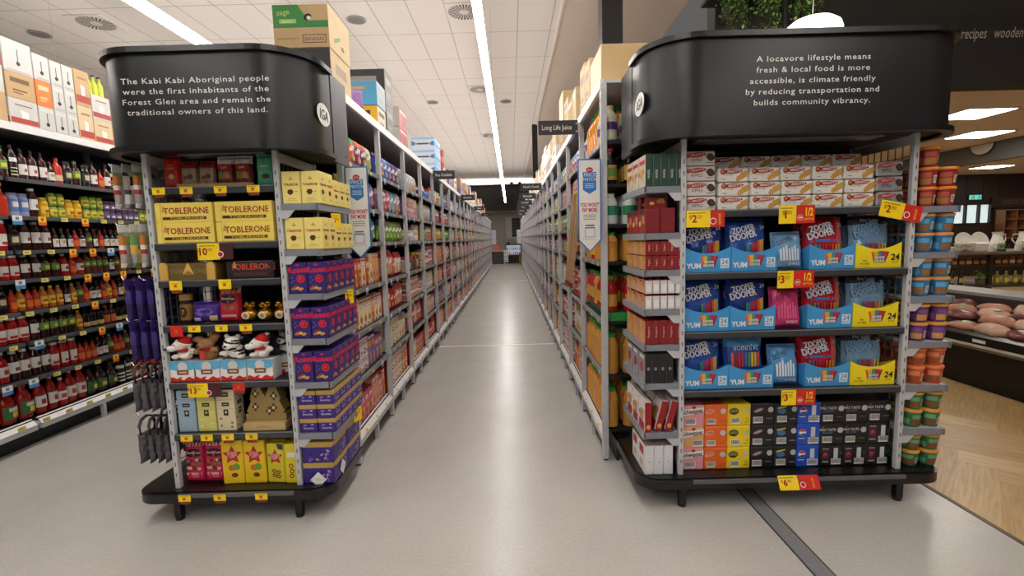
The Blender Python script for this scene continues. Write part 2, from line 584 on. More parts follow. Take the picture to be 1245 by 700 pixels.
def diffuser(x, y, r, lab):
    b = MB(); b.box(-r, r, -r, r, -.015, -.001, GRIL)
    o = b.obj('air_diffuser'); o.location = (x, y, CEIL)
    g = MB(); g.lathe([(.12 * r, -.02), (.2 * r, -.026)], GRIL, 12)
    for i in range(28):
        a = 2 * pi * i / 28
        p = [(r * .28 * cos(a), r * .28 * sin(a)), (r * .9 * cos(a - .03), r * .9 * sin(a - .03)), (r * .9 * cos(a + .09), r * .9 * sin(a + .09)), (r * .28 * cos(a + .12), r * .28 * sin(a + .12))]
        g.add([(q[0], q[1], -.0165) for q in p], [(3, 2, 1, 0)], C(45, 42, 40))
    g.obj('swirl_grille', o)
    tag(o, lab, 'vent')


diffuser(-6.7, 8.2, .29, 'square swirl air diffuser in the ceiling above the stacked cartons')
diffuser(-.66, 8.15, .29, 'square swirl air diffuser beside the middle aisle light, nearest of its row')
diffuser(-.66, 12.2, .29, 'square swirl air diffuser beside the middle aisle light, second along')
diffuser(-3.35, 8.2, .29, 'square swirl air diffuser in the ceiling above the green fruit carton')
diffuser(-.66, 17.5, .29, 'square swirl air diffuser beside the middle aisle light, third along')
for (x, y, lab) in ((-7.97, 8.55, 'round ceiling speaker near the square diffuser above the left cartons'), (-2.48, 8.34, 'round ceiling speaker above the green and brown carton'),
                    (-.03, 13.3, 'round ceiling speaker right of the middle aisle light'), (-3.3, 13.0, 'round ceiling speaker behind the blue and white cartons'), (-2.0, 13.2, 'round ceiling speaker near the aisle sign on the left')):
    b = MB(); b.lathe([(.15, -.004), (.16, -.012), (.135, -.016)], C(150, 142, 136, .7), 20); b.lathe([(.13, -.0165), (.02, -.019)], C(120, 113, 108, .8), 20)
    o = b.obj('ceiling_speaker'); o.location = (x, y, CEIL)
    tag(o, lab, 'speaker')

# ------------------------------------------------------------------ gondola shelving along the aisle
UPR = GREYM
LEV_L = [2.04, 1.755, 1.50, 1.175, .875, .555]
LEV_R = [2.10, 1.83, 1.57, 1.33, .94, .58]
TOPZ = 2.46


def bay_proto(levs, wid, depth=.5, lip=None):
    """a bay in local coordinates: front at y=0 facing -y, x from 0 to wid"""
    parts = []
    u = MB(); u.bbox(0, .036, 0, .04, .012, 2.44, UPR, .003); u.box(.008, .028, .008, .032, 0, .012, BLACK)
    for k in range(36):
        u.box(.014, .022, -.0006, 0, .3 + .058 * k, .318 + .058 * k, C(120, 120, 124))
    parts.append(('upright', u))
    bp = MB(); bp.box(0, wid, depth - .02, depth, .1, 2.44, BACKP); parts.append(('back_panel', bp))
    t = MB(); t.box(0, wid, .02, depth, 2.44, 2.46, GREYM); t.box(0, wid, -.004, .02, 2.405, 2.462, RAILM); parts.append(('top_shelf', t))
    for z in levs:
        s_ = MB(); s_.box(.036, wid, .03, depth - .02, z - .02, z, DARKM)
        s_.box(.036, wid, .012, .03, z - (.04 if not lip else .03), z + .0005, lip or GREYM); s_.box(.036, wid, .0105, .012, z - (.034 if not lip else .026), z - .004, C(120, 121, 124) if not lip else lip)
        for xx in (.036, wid - .006):
            s_.slab([(xx, z - .02), (xx + .006, z - .02), (xx + .006, z - .06), (xx, z - .035)], .2, depth - .02, GREYM)
        parts.append(('shelf', s_))
    b = MB(); b.box(.036, wid, .03, depth - .02, .185, .205, DARKM); b.add([(.036, -.002, .165), (wid, -.002, .165), (wid, .045, .212), (.036, .045, .212)], [(0, 1, 2, 3)], RAILM)
    b.box(.036, wid, 0.0, .03, .125, .165, GREYM); parts.append(('base_shelf', b))
    k = MB(); k.box(0, wid, .09, .11, 0, .13, BLACK); parts.append(('kick_plate', k))
    f = MB(); f.box(wid / 2 - .015, wid / 2 + .015, .0, .03, 0, .125, GREYM); parts.append(('foot', f))
    return parts


def build_bays(levs, n, y0, wid, front_x, side, where):
    pp = [(nm, b.mesh(nm)) for nm, b in bay_proto(levs, wid, .5, C(124, 125, 128))]
    out = []
    for k in range(n):
        if side == 'L':    # faces +x, local x runs along +y
            o = empty('shelving_bay', (front_x, y0 + wid * k, 0), pi / 2)
        else:              # faces -x, local x runs along -y: start from the far end of the bay
            o = empty('shelving_bay', (front_x, y0 + wid * (k + 1), 0), -pi / 2)
        for nm, me in pp:
            c = bpy.data.objects.new(nm, me); COL.objects.link(c); c.parent = o
            if side == 'R' and nm == 'upright':
                c.location = (wid - .036, 0, 0)
            if side == 'R' and nm in ('shelf', 'base_shelf'):
                c.location = (-.036, 0, 0)
        tag(o, '%s grey shelving bay from the near end %s' % (ORD[k], where), 'shelving bay', 'shelving bays ' + where)
        out.append(o)
    return out


NB = 26
build_bays(LEV_L, NB, 3.06, .9, -1.05, 'L', "on the aisle's left side")
build_bays(LEV_R, NB, 3.04, .91, .58, 'R', "on the aisle's right side")
LEV_W = [2.055, 1.77, 1.51, 1.29, 1.045, .81, .53]
WPR = [(nm, b.mesh(nm)) for nm, b in bay_proto(LEV_W, 1.2, .5, C(74, 74, 78))]
for k in range(3):
    o = empty('shelving_bay', (-3.7, 2.35 + 1.2 * k, 0), pi / 2)
    for nm, me in WPR:
        c = bpy.data.objects.new(nm, me); COL.objects.link(c); c.parent = o
        if nm == 'upright': c.location = (0, .42, 0)
    tag(o, ORD[k] + ' dark shelving bay of the sauce wall on the far left', 'shelving bay', 'sauce wall bays')

# ------------------------------------------------------------------ the two display ends and their black headers
def rrect(x0, x1, y0, y1, r, n=10):
    """outline with rounded front corners (front = y0), ccw"""
    pts = [(x0 + r - r * cos(a), y0 + r - r * sin(a)) for a in [pi / 2 * i / n for i in range(n + 1)]]
    pts += [(x1 - r + r * sin(a), y0 + r - r * cos(a)) for a in [pi / 2 * i / n for i in range(n + 1)]]
    return pts + [(x1, y1), (x0, y1)]


def loft_band(mb, inner, outer, z0, z1, m, smooth=True):
    n = len(outer)
    A, B = [(p[0], p[1], z0) for p in outer], [(p[0], p[1], z1) for p in outer]
    a, b = [(p[0], p[1], z0) for p in inner], [(p[0], p[1], z1) for p in inner]
    q = [(i, i + 1, n + i + 1, n + i) for i in range(n - 1)]
    mb.add(A + B, q, m, smooth)
    mb.add(b + a, q, m, smooth)
    mb.add(B + b, q, m)
    mb.add(a + A, q, m)
    mb.add([A[0], B[0], b[0], a[0], A[-1], a[-1], b[-1], B[-1]], [(0, 1, 2, 3), (4, 5, 6, 7)], m)


def ushape(x0, x1, y0, y1, r, n=12):
    p = rrect(x0, x1, y0, y1, r, n)
    return [p[-1]] + p[:-1]


def display_stand(name, label, px0, px1, tx0, tx1, front, left_lv, right_lv, left_x, right_x):
    o = empty(name, ((px0 + px1) / 2, 2.5, 0))
    ox, oy = o.location.x, o.location.y

    def P(nm, mb):
        c = mb.obj(nm, o); c.location = (-ox, -oy, 0); return c
    for x in (px0, px1 - .028):
        for y in (2.5, 2.97):
            b = MB(); b.bbox(x, x + .028, y, y + .03, .17, 1.985, GREYM, .003)
            for k in range(28):
                b.box(x + .011, x + .017, y - .0006, y, .24 + .06 * k, .262 + .06 * k, C(96, 96, 98))
            P('post', b)
    b = MB(); b.box(px0 + .028, px1 - .028, 2.975, 2.99, .17, 1.985, BACKP); P('back_panel', b)
    for x in (px0 + .012, px1 - .016):     # wire mesh sides
        b = MB()
        b.box(x - .004, x + .008, 2.53, 2.97, 1.93, 1.98, GREYM)
        for k in range(9):
            b.box(x, x + .004, 2.54 + .05 * k, 2.544 + .05 * k, .2, 1.93, C(90, 92, 92))
        for k in range(34):
            b.box(x, x + .004, 2.53, 2.97, .22 + .05 * k, .224 + .05 * k, C(90, 92, 92))
        P('mesh_panel', b)
    for z in [q - .002 for q in front]:
        b = MB(); b.box(px0 + .028, px1 - .028, 2.52, 2.97, z - .022, z, DARKM)
        b.box(px0 + .026, px1 - .026, 2.498, 2.52, z - .036, z + .0005, DARKM)
        b.box(px0 + .03, px1 - .03, 2.4965, 2.498, z - .030, z - .006, mat('ticket_rail_smoke', (60, 61, 66), .25))
        b.box(px0 + .03, px1 - .03, 2.496, 2.499, z - .004, z + .001, C(120, 122, 126, .3))
        P('shelf', b)
    for lv, xx, sgn in ((left_lv, left_x, -1), (right_lv, right_x, 1)):
        for z in [q - .002 for q in lv]:
            a, e = (xx, px0) if sgn < 0 else (px1, xx)
            b = MB(); b.box(a, e, 2.515, 2.97, z - .02, z, GREYM)
            b.box(a, e, 2.5, 2.515, z - .032, z + .001, C(128, 131, 140, .35))
            lx = a if sgn < 0 else e
            b.box(lx - .006, lx + .006, 2.5, 2.97, z - .034, z + .001, C(138, 142, 150, .35))
            qx = e if sgn < 0 else a
            b.slab([(qx, z - .02), (qx, z - .075), (qx + sgn * .03, z - .075), (qx + sgn * .07, z - .03), (qx + sgn * .07, z - .02)][::1 if sgn > 0 else 1], 2.503, 2.509, GREYM)
            P('side_shelf', b)
    b = MB(); b.prism(rrect(tx0, tx1, 2.44, 2.99, .125), .118, .168, RIMM)
    b.prism(rrect(tx0 + .02, tx1 - .02, 2.46, 2.99, .11), .168, .174, RIMM)
    b.box(px0 + .06, px1 - .02, 2.437, 2.447, .150, .171, C(96, 96, 98, .3)); P('base_tray', b)
    for x in (px0 + .0, px1 - .036):
        for y in (2.475, 2.93):
            b = MB(); b.box(x, x + .036, y, y + .036, .02, .118, RIMM); b.lathe([(.022, 0), (.024, .02)], BLACK, 10, x + .018, y + .018); P('leg', b)
    tag(o, label, 'display stand')
    return o


LF = [1.812, 1.523, 1.327, 1.085, .773, .485]
RF = [1.618, 1.292, .973, .650]
LS = [1.711, 1.472, 1.238, .994, .754, .468]
RS = [1.750, 1.508, 1.313, 1.102, .910, .696, .418]
RP = [1.610, 1.369, 1.132, .886, .645, .399]
display_stand('display_stand', 'black and grey shelf end of chocolates under the left black header', -1.895, -1.192, -2.10, -1.01, LF, [], LS, 0, -1.0)
display_stand('display_stand', 'black and grey shelf end of ice sticks and soft drinks under the right black header', .893, 2.125, .66, 2.345, RF, RS, RP, .705, 2.352)


def header(label, x0, x1, logo_x, logo_left, lines, tx, tz, tl, th, fit):
    o = empty('black_header', ((x0 + x1) / 2, 2.4, 1.97))
    ox, oy, oz = o.location

    def P(nm, mb):
        c = mb.obj(nm, o); c.location = (-ox, -oy, -oz); return c
    b = MB(); loft_band(b, ushape(x0 + .015, x1 - .015, 2.385, 2.735, .235), ushape(x0, x1, 2.37, 2.735, .25), 1.985, 2.435, HEADM); P('fascia', b)
    for z in (1.968, 2.425):
        b = MB(); loft_band(b, ushape(x0 + .02, x1 - .02, 2.39, 2.735, .23), ushape(x0 - .022, x1 + .022, 2.347, 2.735, .27), z, z + .026, RIMM, False); P('rim', b)
    b = MB(); b.prism(rrect(x0 + .016, x1 - .016, 2.387, 3.0, .233), 1.988, 1.994, BACKP)
    b.box(x0 + .3, x1 - .3, 2.56, 2.66, 1.982, 1.988, C(110, 106, 112, .3)); P('soffit', b)
    b = MB(); b.prism(rrect(x0 + .016, x1 - .016, 2.387, 3.0, .233), 2.41, 2.418, RIMM); P('top_panel', b)
    for xx in (x0, x1 - .018):
        b = MB(); b.box(xx, xx + .018, 2.755, 3.0, 1.965, 2.445, mat('side_plate', (62, 62, 66), .38))
        sx_ = xx - .001 if xx == x0 else xx + .018
        b.tube([(sx_ - .001, 2.95, 2.02), (sx_ + .002, 2.95, 2.02)], .008, BLACK, 8); P('side_panel', b)
    b = MB()
    sx_f = fit / (glyphs(lines[0], 1.12, .006)[2] * th)
    for k, l in enumerate(lines):
        b.text(l, mat('header_lettering', (226, 224, 218), .5), tx, tz - k * tl, th, 2.3685, 'C', sx=sx_f, track=1.12, bold=.006)
    P('lettering', b)
    b = MB()
    b.M = Matrix.Translation((x0 - .001 if logo_left else x1 + .001, logo_x, 2.185)) @ Matrix.Rotation(-pi / 2 if logo_left else pi / 2, 4, 'Z')
    b.ell(0, 0, .088, .058, 0, WHITE, 28)
    for dx in (-.0016, 0, .0016):
        b.text('IGA', BLACK, dx, -.027, .054, -.001, 'C', slant=0.22, sx=.92)
    P('logo', b)
    tag(o, label, 'header sign')


header('black curved header reading The Kabi Kabi Aboriginal people', -2.045, -.985, 2.625, False,
       ['The Kabi Kabi Aboriginal people', 'were the first inhabitants of the', 'Forest Glen area and remain the', 'traditional owners of this land.'], -1.495, 2.285, .0485, .0255, .712)
header('black curved header reading A locavore lifestyle means', .70, 2.285, 2.59, True,
       ['A locavore lifestyle means', 'fresh & local food is more', 'accessible, is climate friendly', 'by reducing transportation and', 'builds community vibrancy.'], 1.475, 2.310, .0505, .0255, .548)

# ------------------------------------------------------------------ hanging aisle signs and price flags
BLUE = C(40, 120, 190)


def flag(x0, x1, y, lab):
    w = x1 - x0; c = (x0 + x1) / 2
    o = empty('price_flag', (c, y, 1.40))
    b = MB(); b.slab([(-w / 2, .075), (0, 0), (w / 2, .075), (w / 2, .58), (-w / 2, .58)], -.003, .003, BLUE)
    i = .008
    b.slab([(-w / 2 + i, .079), (0, .010), (w / 2 - i, .079), (w / 2 - i, .572), (-w / 2 + i, .572)], -.0036, .0036, WHITE)
    y_ = -.0045
    b.poly([(-.042, .39), (0, .365), (.042, .39), (.042, .50), (-.042, .50)], y_, BLUE)
    b.ell(0, .513, .022, .016, y_ - .0004, RED)
    b.text('IGA', WHITE, 0, .507, .012, y_ - .0009, 'C', slant=.2)
    b.text('PRICE', WHITE, 0, .472, .022, y_ - .0005, 'C', slant=.15, sx=.9); b.text('MATCH', WHITE, 0, .445, .020, y_ - .0005, 'C', slant=.15, sx=.85)
    for k in range(3): b.quad(-.03, .03, .425 - .011 * k, .429 - .011 * k, y_ - .0005, C(190, 214, 235))
    b.text("YOU WON'T", RED, 0, .285, .024, y_, 'C', sx=.58, bold=.03); b.text('PAY MORE', RED, 0, .253, .024, y_, 'C', sx=.58, bold=.03)
    for k in range(3): b.quad(-.04, .04, .232 - .013 * k, .236 - .013 * k, y_, C(120, 120, 124))
    b.quad(-.028, .028, .165, .172, y_, C(50, 50, 54))
    for q in ((-.032, .032, .095, .098), (-.032, .032, .150, .158), (-.032, -.029, .095, .158), (.029, .032, .095, .158)): b.quad(q[0], q[1], q[2], q[3], y_, BLUE)
    b.quad(-.045, .045, .082, .084, y_, C(130, 130, 134))
    p = b.obj('panel', o)
    k_ = MB(); k_.box(-w / 2 if x0 > 0 else w / 2 - .012, (-w / 2 + .012) if x0 > 0 else w / 2, .003, .018, .05, .56, GREYM)
    tag(o, lab, 'price flag')
    if x0 < 0: k_.M = Matrix.Identity(4)
    h = MB(); sx_ = w / 2 if x0 > 0 else -w / 2
    h.box(sx_ - .008, sx_ + .008, .003, .012, .08, .57, GREYM); h.obj('bracket', o)


flag(.430, .577, 3.025, 'white and blue pointed price flag below the long life juice sign')
flag(-1.045, -.898, 3.075, 'white and blue pointed price flag beside the yellow chocolate boxes')


def aisle_sign(x0, x1, y, z0, z1, body, lab):
    o = empty('aisle_sign', ((x0 + x1) / 2, y, z0))
    h = z1 - z0; w = x1 - x0
    b = MB(); b.box(-w / 2, w / 2, -.006, .006, 0, h, C(38, 38, 40, .5))
    b.text(body, WHITE, 0 if body != 'Long Life Juice' else -.01, h * .34, h * .34, -.0075, 'C', sx=min(1.0, .75 * w / max(.01, glyphs(body)[2] * h * .34)))
    b.obj('panel', o)
    b = MB()
    e = w / 2 - .012 if x0 > 0 else -w / 2 + .012
    for z in (h * .2, h * .75): b.ell(e, z, .006, .006, -.0072, SILV, 8)
    b.box(e - .004 if x0 > 0 else e - .02, e + .03 if x0 > 0 else e + .004, -.004, .012, h * .2, h * .8, GREYM)
    b.obj('bracket', o)
    tag(o, lab, 'aisle sign')


aisle_sign(.245, .560, 3.90, 2.315, 2.425, 'Long Life Juice', 'black aisle sign reading Long Life Juice')
for k, (y, body) in enumerate(((8.45, 'Health Foods'), (10.25, 'Spreads'), (12.1, 'Cereals'), (13.9, 'Tea'), (15.7, 'Coffee'), (17.6, 'Sugar'))):
    aisle_sign(.20, .565, y, 2.33, 2.45, body, 'small black aisle sign on the right shelving, %s beyond the juice sign' % ORD[k])
for k, (y, body) in enumerate(((6.60, 'Rice Crackers'), (10.2, 'Biscuits'), (13.8, 'Chips'), (17.4, 'Nuts'))):
    aisle_sign(-1.04, -.74, y, 2.33, 2.445, body, 'small black aisle sign on the left shelving, %s from the near end' % ORD[k])

# ------------------------------------------------------------------ goods on the left display end
RZP = lambda a: Matrix.Rotation(a, 4, 'Z')


def sides(mb, w, d, fns):
    """print on the four faces of a box: fns = {angle: function(mb)}; each draws on a face at y = 0 with x centred"""
    M0 = mb.M.copy()
    for ang, fn in fns.items():
        half = d / 2 if abs(abs(ang) - pi / 2) > .1 else w / 2
        mb.M = M0 @ RZP(ang) @ Matrix.Translation((0, -half - .0006, 0))
        fn(mb)
    mb.M = M0


TY = C(238, 212, 96); TYD = C(228, 200, 84); TRED = C(150, 26, 34); CHOC = C(74, 34, 24); TAN = C(196, 154, 80)


def bar_tray(yel, let, stripe, w=.296, h=.104, d=.14):
    b = MB(); b.bbox(-w / 2, w / 2, -d / 2, d / 2, 0, h, yel, .003)
    y = -d / 2 - .0006
    b.quad(-w / 2 + .034, w / 2 - .034, .016, .031, y, stripe)
    b.poly([(-w / 2 + .03, .055), (-w / 2 + .052, .055), (-w / 2 + .045, .085), (-w / 2 + .038, .09)], y, TAN)
    b.text('TOBLERONE', let, .012, .047, .031, y, 'C', sx=.93, bold=.018)
    b.text('TOBLERONE', yel, .012, .0185, .010, y - .0004, 'C', sx=2.2)
    b.box(-w / 2 - .001, -w / 2 + .026, -d / 2 - .004, -d / 2, 0, h * .98, yel); b.box(w / 2 - .018, w / 2 + .001, -d / 2 - .004, -d / 2, 0, h * .98, yel)
    return b


P_bar = Proto('chocolate_bar_tray', 'chocolate', bar_tray(TY, TRED, CHOC))
P_barb = Proto('chocolate_bar_tray', 'chocolate', bar_tray(C(34, 30, 30), C(200, 70, 40), C(96, 40, 30), .245, .092))
zc = LF[1]
for r in range(2):
    for c, x in enumerate((-1.700, -1.388)):
        P_bar.put((x, 2.575, zc + .1045 * r), 0, 'yellow chocolate bar tray, %s of its pair, %s layer of the yellow trays' % (('left', 'right')[c], ('bottom', 'top')[r]), 'yellow bar trays')
gt = MB(); gt.box(-.146, .146, -.07, .07, 0, .088, C(120, 92, 40)); gt.quad(-.13, .13, .01, .08, -.0706, C(104, 84, 44))  # dark gold body and panel: the bar's shadow is put into the colour
for x in (-.146, .104): gt.slab([(x, 0), (x + .042, 0), (x + .042, .078), (x + .03, .094), (x + .008, .094), (x, .08)], -.082, -.07, C(206, 166, 84))
gt.poly([(-.03, .03), (.03, .03), (.004, .088), (-.004, .088)], -.072, C(216, 176, 84)); gt.poly([(-.024, .032), (.024, .032), (.0, .05)], -.0724, C(150, 110, 44))
gt.text('TOBLERONE', C(150, 126, 70), 0, .036, .022, -.0712, 'C', sx=1.1)
tag(gt.obj('chocolate_bar_tray'), 'gold chocolate bar tray with a peak, left of the black tray', 'chocolate').location = (-1.711, 2.58, LF[2])
P_barb.put((-1.382, 2.58, LF[2]), 0, 'black chocolate bar tray with orange letters', None)

# gift bags on the top shelf


def gift_bag(name, w, h, d, base, paint, lab, x, z, y=2.585, pw=5.0, seed=1, rz=0):
    b = MB(); b.pillow(w, h, d, base, 10, 12, seed=seed, pw=pw)
    f = lambda a, c: -d / 2 * max(0, 1 - abs(2 * a / w) ** pw) ** .6 * max(0, 1 - abs(2 * c / h - 1) ** pw) ** .55
    paint(b, f)
    for k in range(2):    # crimped seal
        b.box(-w / 2, w / 2, -.0015, .0015, h - .004 + .004 * k, h + .003 + .004 * k, base(.5, .99))
    o = b.obj(name); o.location = (x, y, z); o.rotation_euler = (radians(-3), 0, rz)
    return tag(o, lab, 'sweets')


def warp_ell(b, cx, cz, rx, rz, f, m, y=-.002, n=16):
    for k in range(n):     # fan so the patch follows the bulge
        a0, a1 = 2 * pi * k / n, 2 * pi * (k + 1) / n
        p = [(cx, cz), (cx + rx * cos(a0), cz + rz * sin(a0)), (cx + rx * cos(a1), cz + rz * sin(a1))]
        b.add([(q[0], f(*q) + y, q[1]) for q in p], [(0, 1, 2)], m)


def warp_rect(b, x0, x1, z0, z1, f, m, y=-.002, n=5):
    for i in range(n):
        for k in range(n):
            xa, xb = x0 + (x1 - x0) * i / n, x0 + (x1 - x0) * (i + 1) / n
            za, zb = z0 + (z1 - z0) * k / n, z0 + (z1 - z0) * (k + 1) / n
            b.add([(q[0], f(*q) + y, q[1]) for q in ((xa, za), (xb, za), (xb, zb), (xa, zb))], [(0, 1, 2, 3)], m)


RB = C(196, 34, 26)
z0 = LF[0]


def p_red(b, f):
    warp_ell(b, 0, .055, .028, .03, f, C(120, 60, 40)); warp_ell(b, .008, .06, .014, .014, f, C(216, 170, 120), -.003)
    warp_rect(b, -.02, .02, .098, .108, f, C(222, 150, 70)); warp_rect(b, -.015, .015, .115, .12, f, C(222, 150, 70))


gift_bag('gift_bag', .088, .165, .05, lambda u, v: RB, p_red, 'bright red sweets bag at the left end of the top chocolate shelf', -1.795, z0, seed=2)
for k, x in enumerate((-1.701, -1.606)):
    def p_br(b, f):
        warp_rect(b, -.036, .036, .03, .088, f, C(168, 142, 112)); warp_ell(b, .012, .045, .016, .014, f, C(90, 50, 34), -.003)
        warp_ell(b, -.014, .04, .012, .01, f, C(120, 70, 44), -.003)
    gift_bag('gift_bag', .084, .122, .045, lambda u, v: C(150, 30, 26) if v > .74 else C(152, 122, 96), p_br, 'brown sweets bag with red top, %s of two beside the red bag' % ('left', 'right')[k], x, z0 + .012, seed=3)
for k, x in enumerate((-1.507, -1.412)):
    def p_wh(b, f):
        warp_ell(b, 0, .092, .038, .016, f, C(190, 30, 30)); warp_rect(b, -.032, .032, .032, .07, f, C(140, 110, 50)); warp_ell(b, -.012, .05, .012, .014, f, C(90, 130, 60), -.003)
        warp_ell(b, .014, .05, .013, .015, f, C(200, 120, 40), -.003); b.text('Jols', WHITE, 0, .086, .013, -.004, 'C', warp=f)
    gift_bag('gift_bag', .092, .146, .05, lambda u, v: C(222, 218, 210) if v > .72 or v < .12 else C(120, 42, 34), p_wh, 'white and red sweets bag with red oval, %s of two beside the green bag' % ('left', 'right')[k], x, z0 + .01, seed=4)


def p_gr(b, f):
    warp_rect(b, -.03, .03, .03, .06, f, C(96, 170, 136)); warp_ell(b, .008, .05, .02, .014, f, C(60, 40, 32), -.003)
    warp_rect(b, -.02, .02, .10, .106, f, WHITE)


gift_bag('gift_bag', .098, .160, .05, lambda u, v: C(92, 186, 142), p_gr, 'mint green sweets bag at the right end of the top chocolate shelf', -1.296, z0, seed=5)
for k, x in enumerate((-1.653, -1.46)):
    b = MB(); b.box(-.098, .098, -.035, .035, 0, .012, CARD); b.box(-.098, .098, -.037, -.035, 0, .02, C(176, 142, 92))
    tag(b.obj('card_tray'), 'shallow brown card tray under the %s sweets bags' % ('brown', 'white and red')[k], 'tray').location = (x, 2.58, z0)

# fourth row: jar, purple bag, red bag, gold baubles
z0 = LF[3]
b = MB(); b.lathe([(.030, 0), (.034, .01), (.034, .118), (.028, .126)], C(36, 22, 18), 16)
l = MB(); l.lathe([(.0346, .018), (.0346, .105)], C(150, 110, 52), 16)
M0 = l.M.copy(); l.ell(0, .062, .022, .03, -.0352, C(60, 34, 22)); l.text('7', C(226, 190, 120), 0, .05, .024, -.0358)
c = MB(); c.lathe([(.034, .126), (.034, .158), (.030, .162)], C(190, 150, 80), 16)
Proto('chocolate_jar', 'jar', b, (('label', l), ('lid', c))).put((-1.80, 2.60, z0), 0, 'dark chocolate jar with gold label left of the purple bag')
PUR = C(58, 34, 128); PUR2 = C(84, 50, 160); GOLDP = C(186, 152, 78)


def p_pu(b, f):
    warp_ell(b, .0, .06, .05, .022, f, C(120, 90, 190)); warp_rect(b, -.06, -.02, .01, .03, f, C(210, 200, 230)); warp_rect(b, .03, .065, .012, .04, f, C(210, 180, 120))
    warp_ell(b, .01, .062, .028, .01, f, C(60, 30, 110), -.003)


gift_bag('gift_bag', .155, .108, .07, lambda u, v: PUR if v < .8 else PUR2, p_pu, 'purple crinkled sweets bag beside the dark jar', -1.68, z0, seed=6, pw=3)


def p_rd(b, f):
    warp_ell(b, 0, .128, .046, .026, f, BLACK); b.text('Darrell Lea', WHITE, 0, .124, .013, -.004, 'C', warp=f, sx=.8, slant=.2)
    warp_ell(b, -.02, .08, .014, .014, f, C(120, 90, 80)); warp_ell(b, .02, .08, .016, .014, f, C(130, 110, 60)); warp_rect(b, -.04, .04, .03, .042, f, C(222, 160, 150))


gift_bag('gift_bag', .118, .19, .06, lambda u, v: (C(200, 60, 70) if int(u * 9) % 2 else C(206, 170, 160)) if v > .84 else C(186, 26, 50), p_rd, 'red sweets bag with black oval beside the gold baubles', -1.548, z0, seed=7, pw=4)
for k, x in enumerate((-1.447, -1.362, -1.275)):
    b = MB(); b.ball((0, 0, .036), (.042, .036, .036), GOLD, 16, 10)
    t = MB()
    for j in range(7):
        a = 2 * pi * j / 7
        t.ball((.018 * cos(a), .016 * sin(a), .086 + .012 * (j % 2)), (.014, .014, .012), GOLD, 8, 6)
    t.lathe([(.012, .068), (.02, .084), (.01, .10)], GOLD, 10)
    l = MB(); l.M = Matrix.Translation((-.008 + .006 * k, -.0365, .036)) @ Matrix.Rotation(radians(12), 4, 'X'); l.lathe([(.0001, 0), (.001, .0)], WHITE, 6); l.slab([(.021 * cos(2 * pi * i / 18), .021 * sin(2 * pi * i / 18)) for i in range(18)], -.002, .004, C(236, 226, 206)); l.ell(0, 0, .012, .012, -.0026, C(200, 150, 80))
    o = Proto('chocolate_bauble', 'chocolate', b, (('foil_bow', t), ('label', l))).put((x, 2.59, z0), 0, 'gold foil chocolate bauble with bow, %s of three' % ORD[k])

# plush toys on chocolate boxes
z0 = LF[4]


def fuse(mb, name, vox=.005, matfn=None, mats=()):
    """melt overlapping balls into one continuous body"""
    me = mb.mesh(name)
    o = bpy.data.objects.new('melt', me); COL.objects.link(o)
    r = o.modifiers.new('r', 'REMESH'); r.mode = 'VOXEL'; r.voxel_size = vox; r.use_smooth_shade = True
    sm = o.modifiers.new('s', 'SMOOTH'); sm.iterations = 4; sm.factor = .5
    dg = bpy.context.evaluated_depsgraph_get()
    out = bpy.data.meshes.new_from_object(o.evaluated_get(dg))
    bpy.data.objects.remove(o); bpy.data.meshes.remove(me)
    out.name = name
    out.materials.clear()
    for m_ in mats: out.materials.append(m_)
    for p in out.polygons:
        p.use_smooth = True
        if matfn: p.material_index = matfn(p.center)
    return out


PWHITE = mat('white_plush', (232, 228, 220), .95, 0, .15, 160, bump=.4); PBROWN = mat('brown_plush', (158, 116, 74), .95, 0, .2, 160, bump=.4); PRED = mat('red_felt', (186, 24, 28), .9); PBLK = C(14, 14, 15, .3)


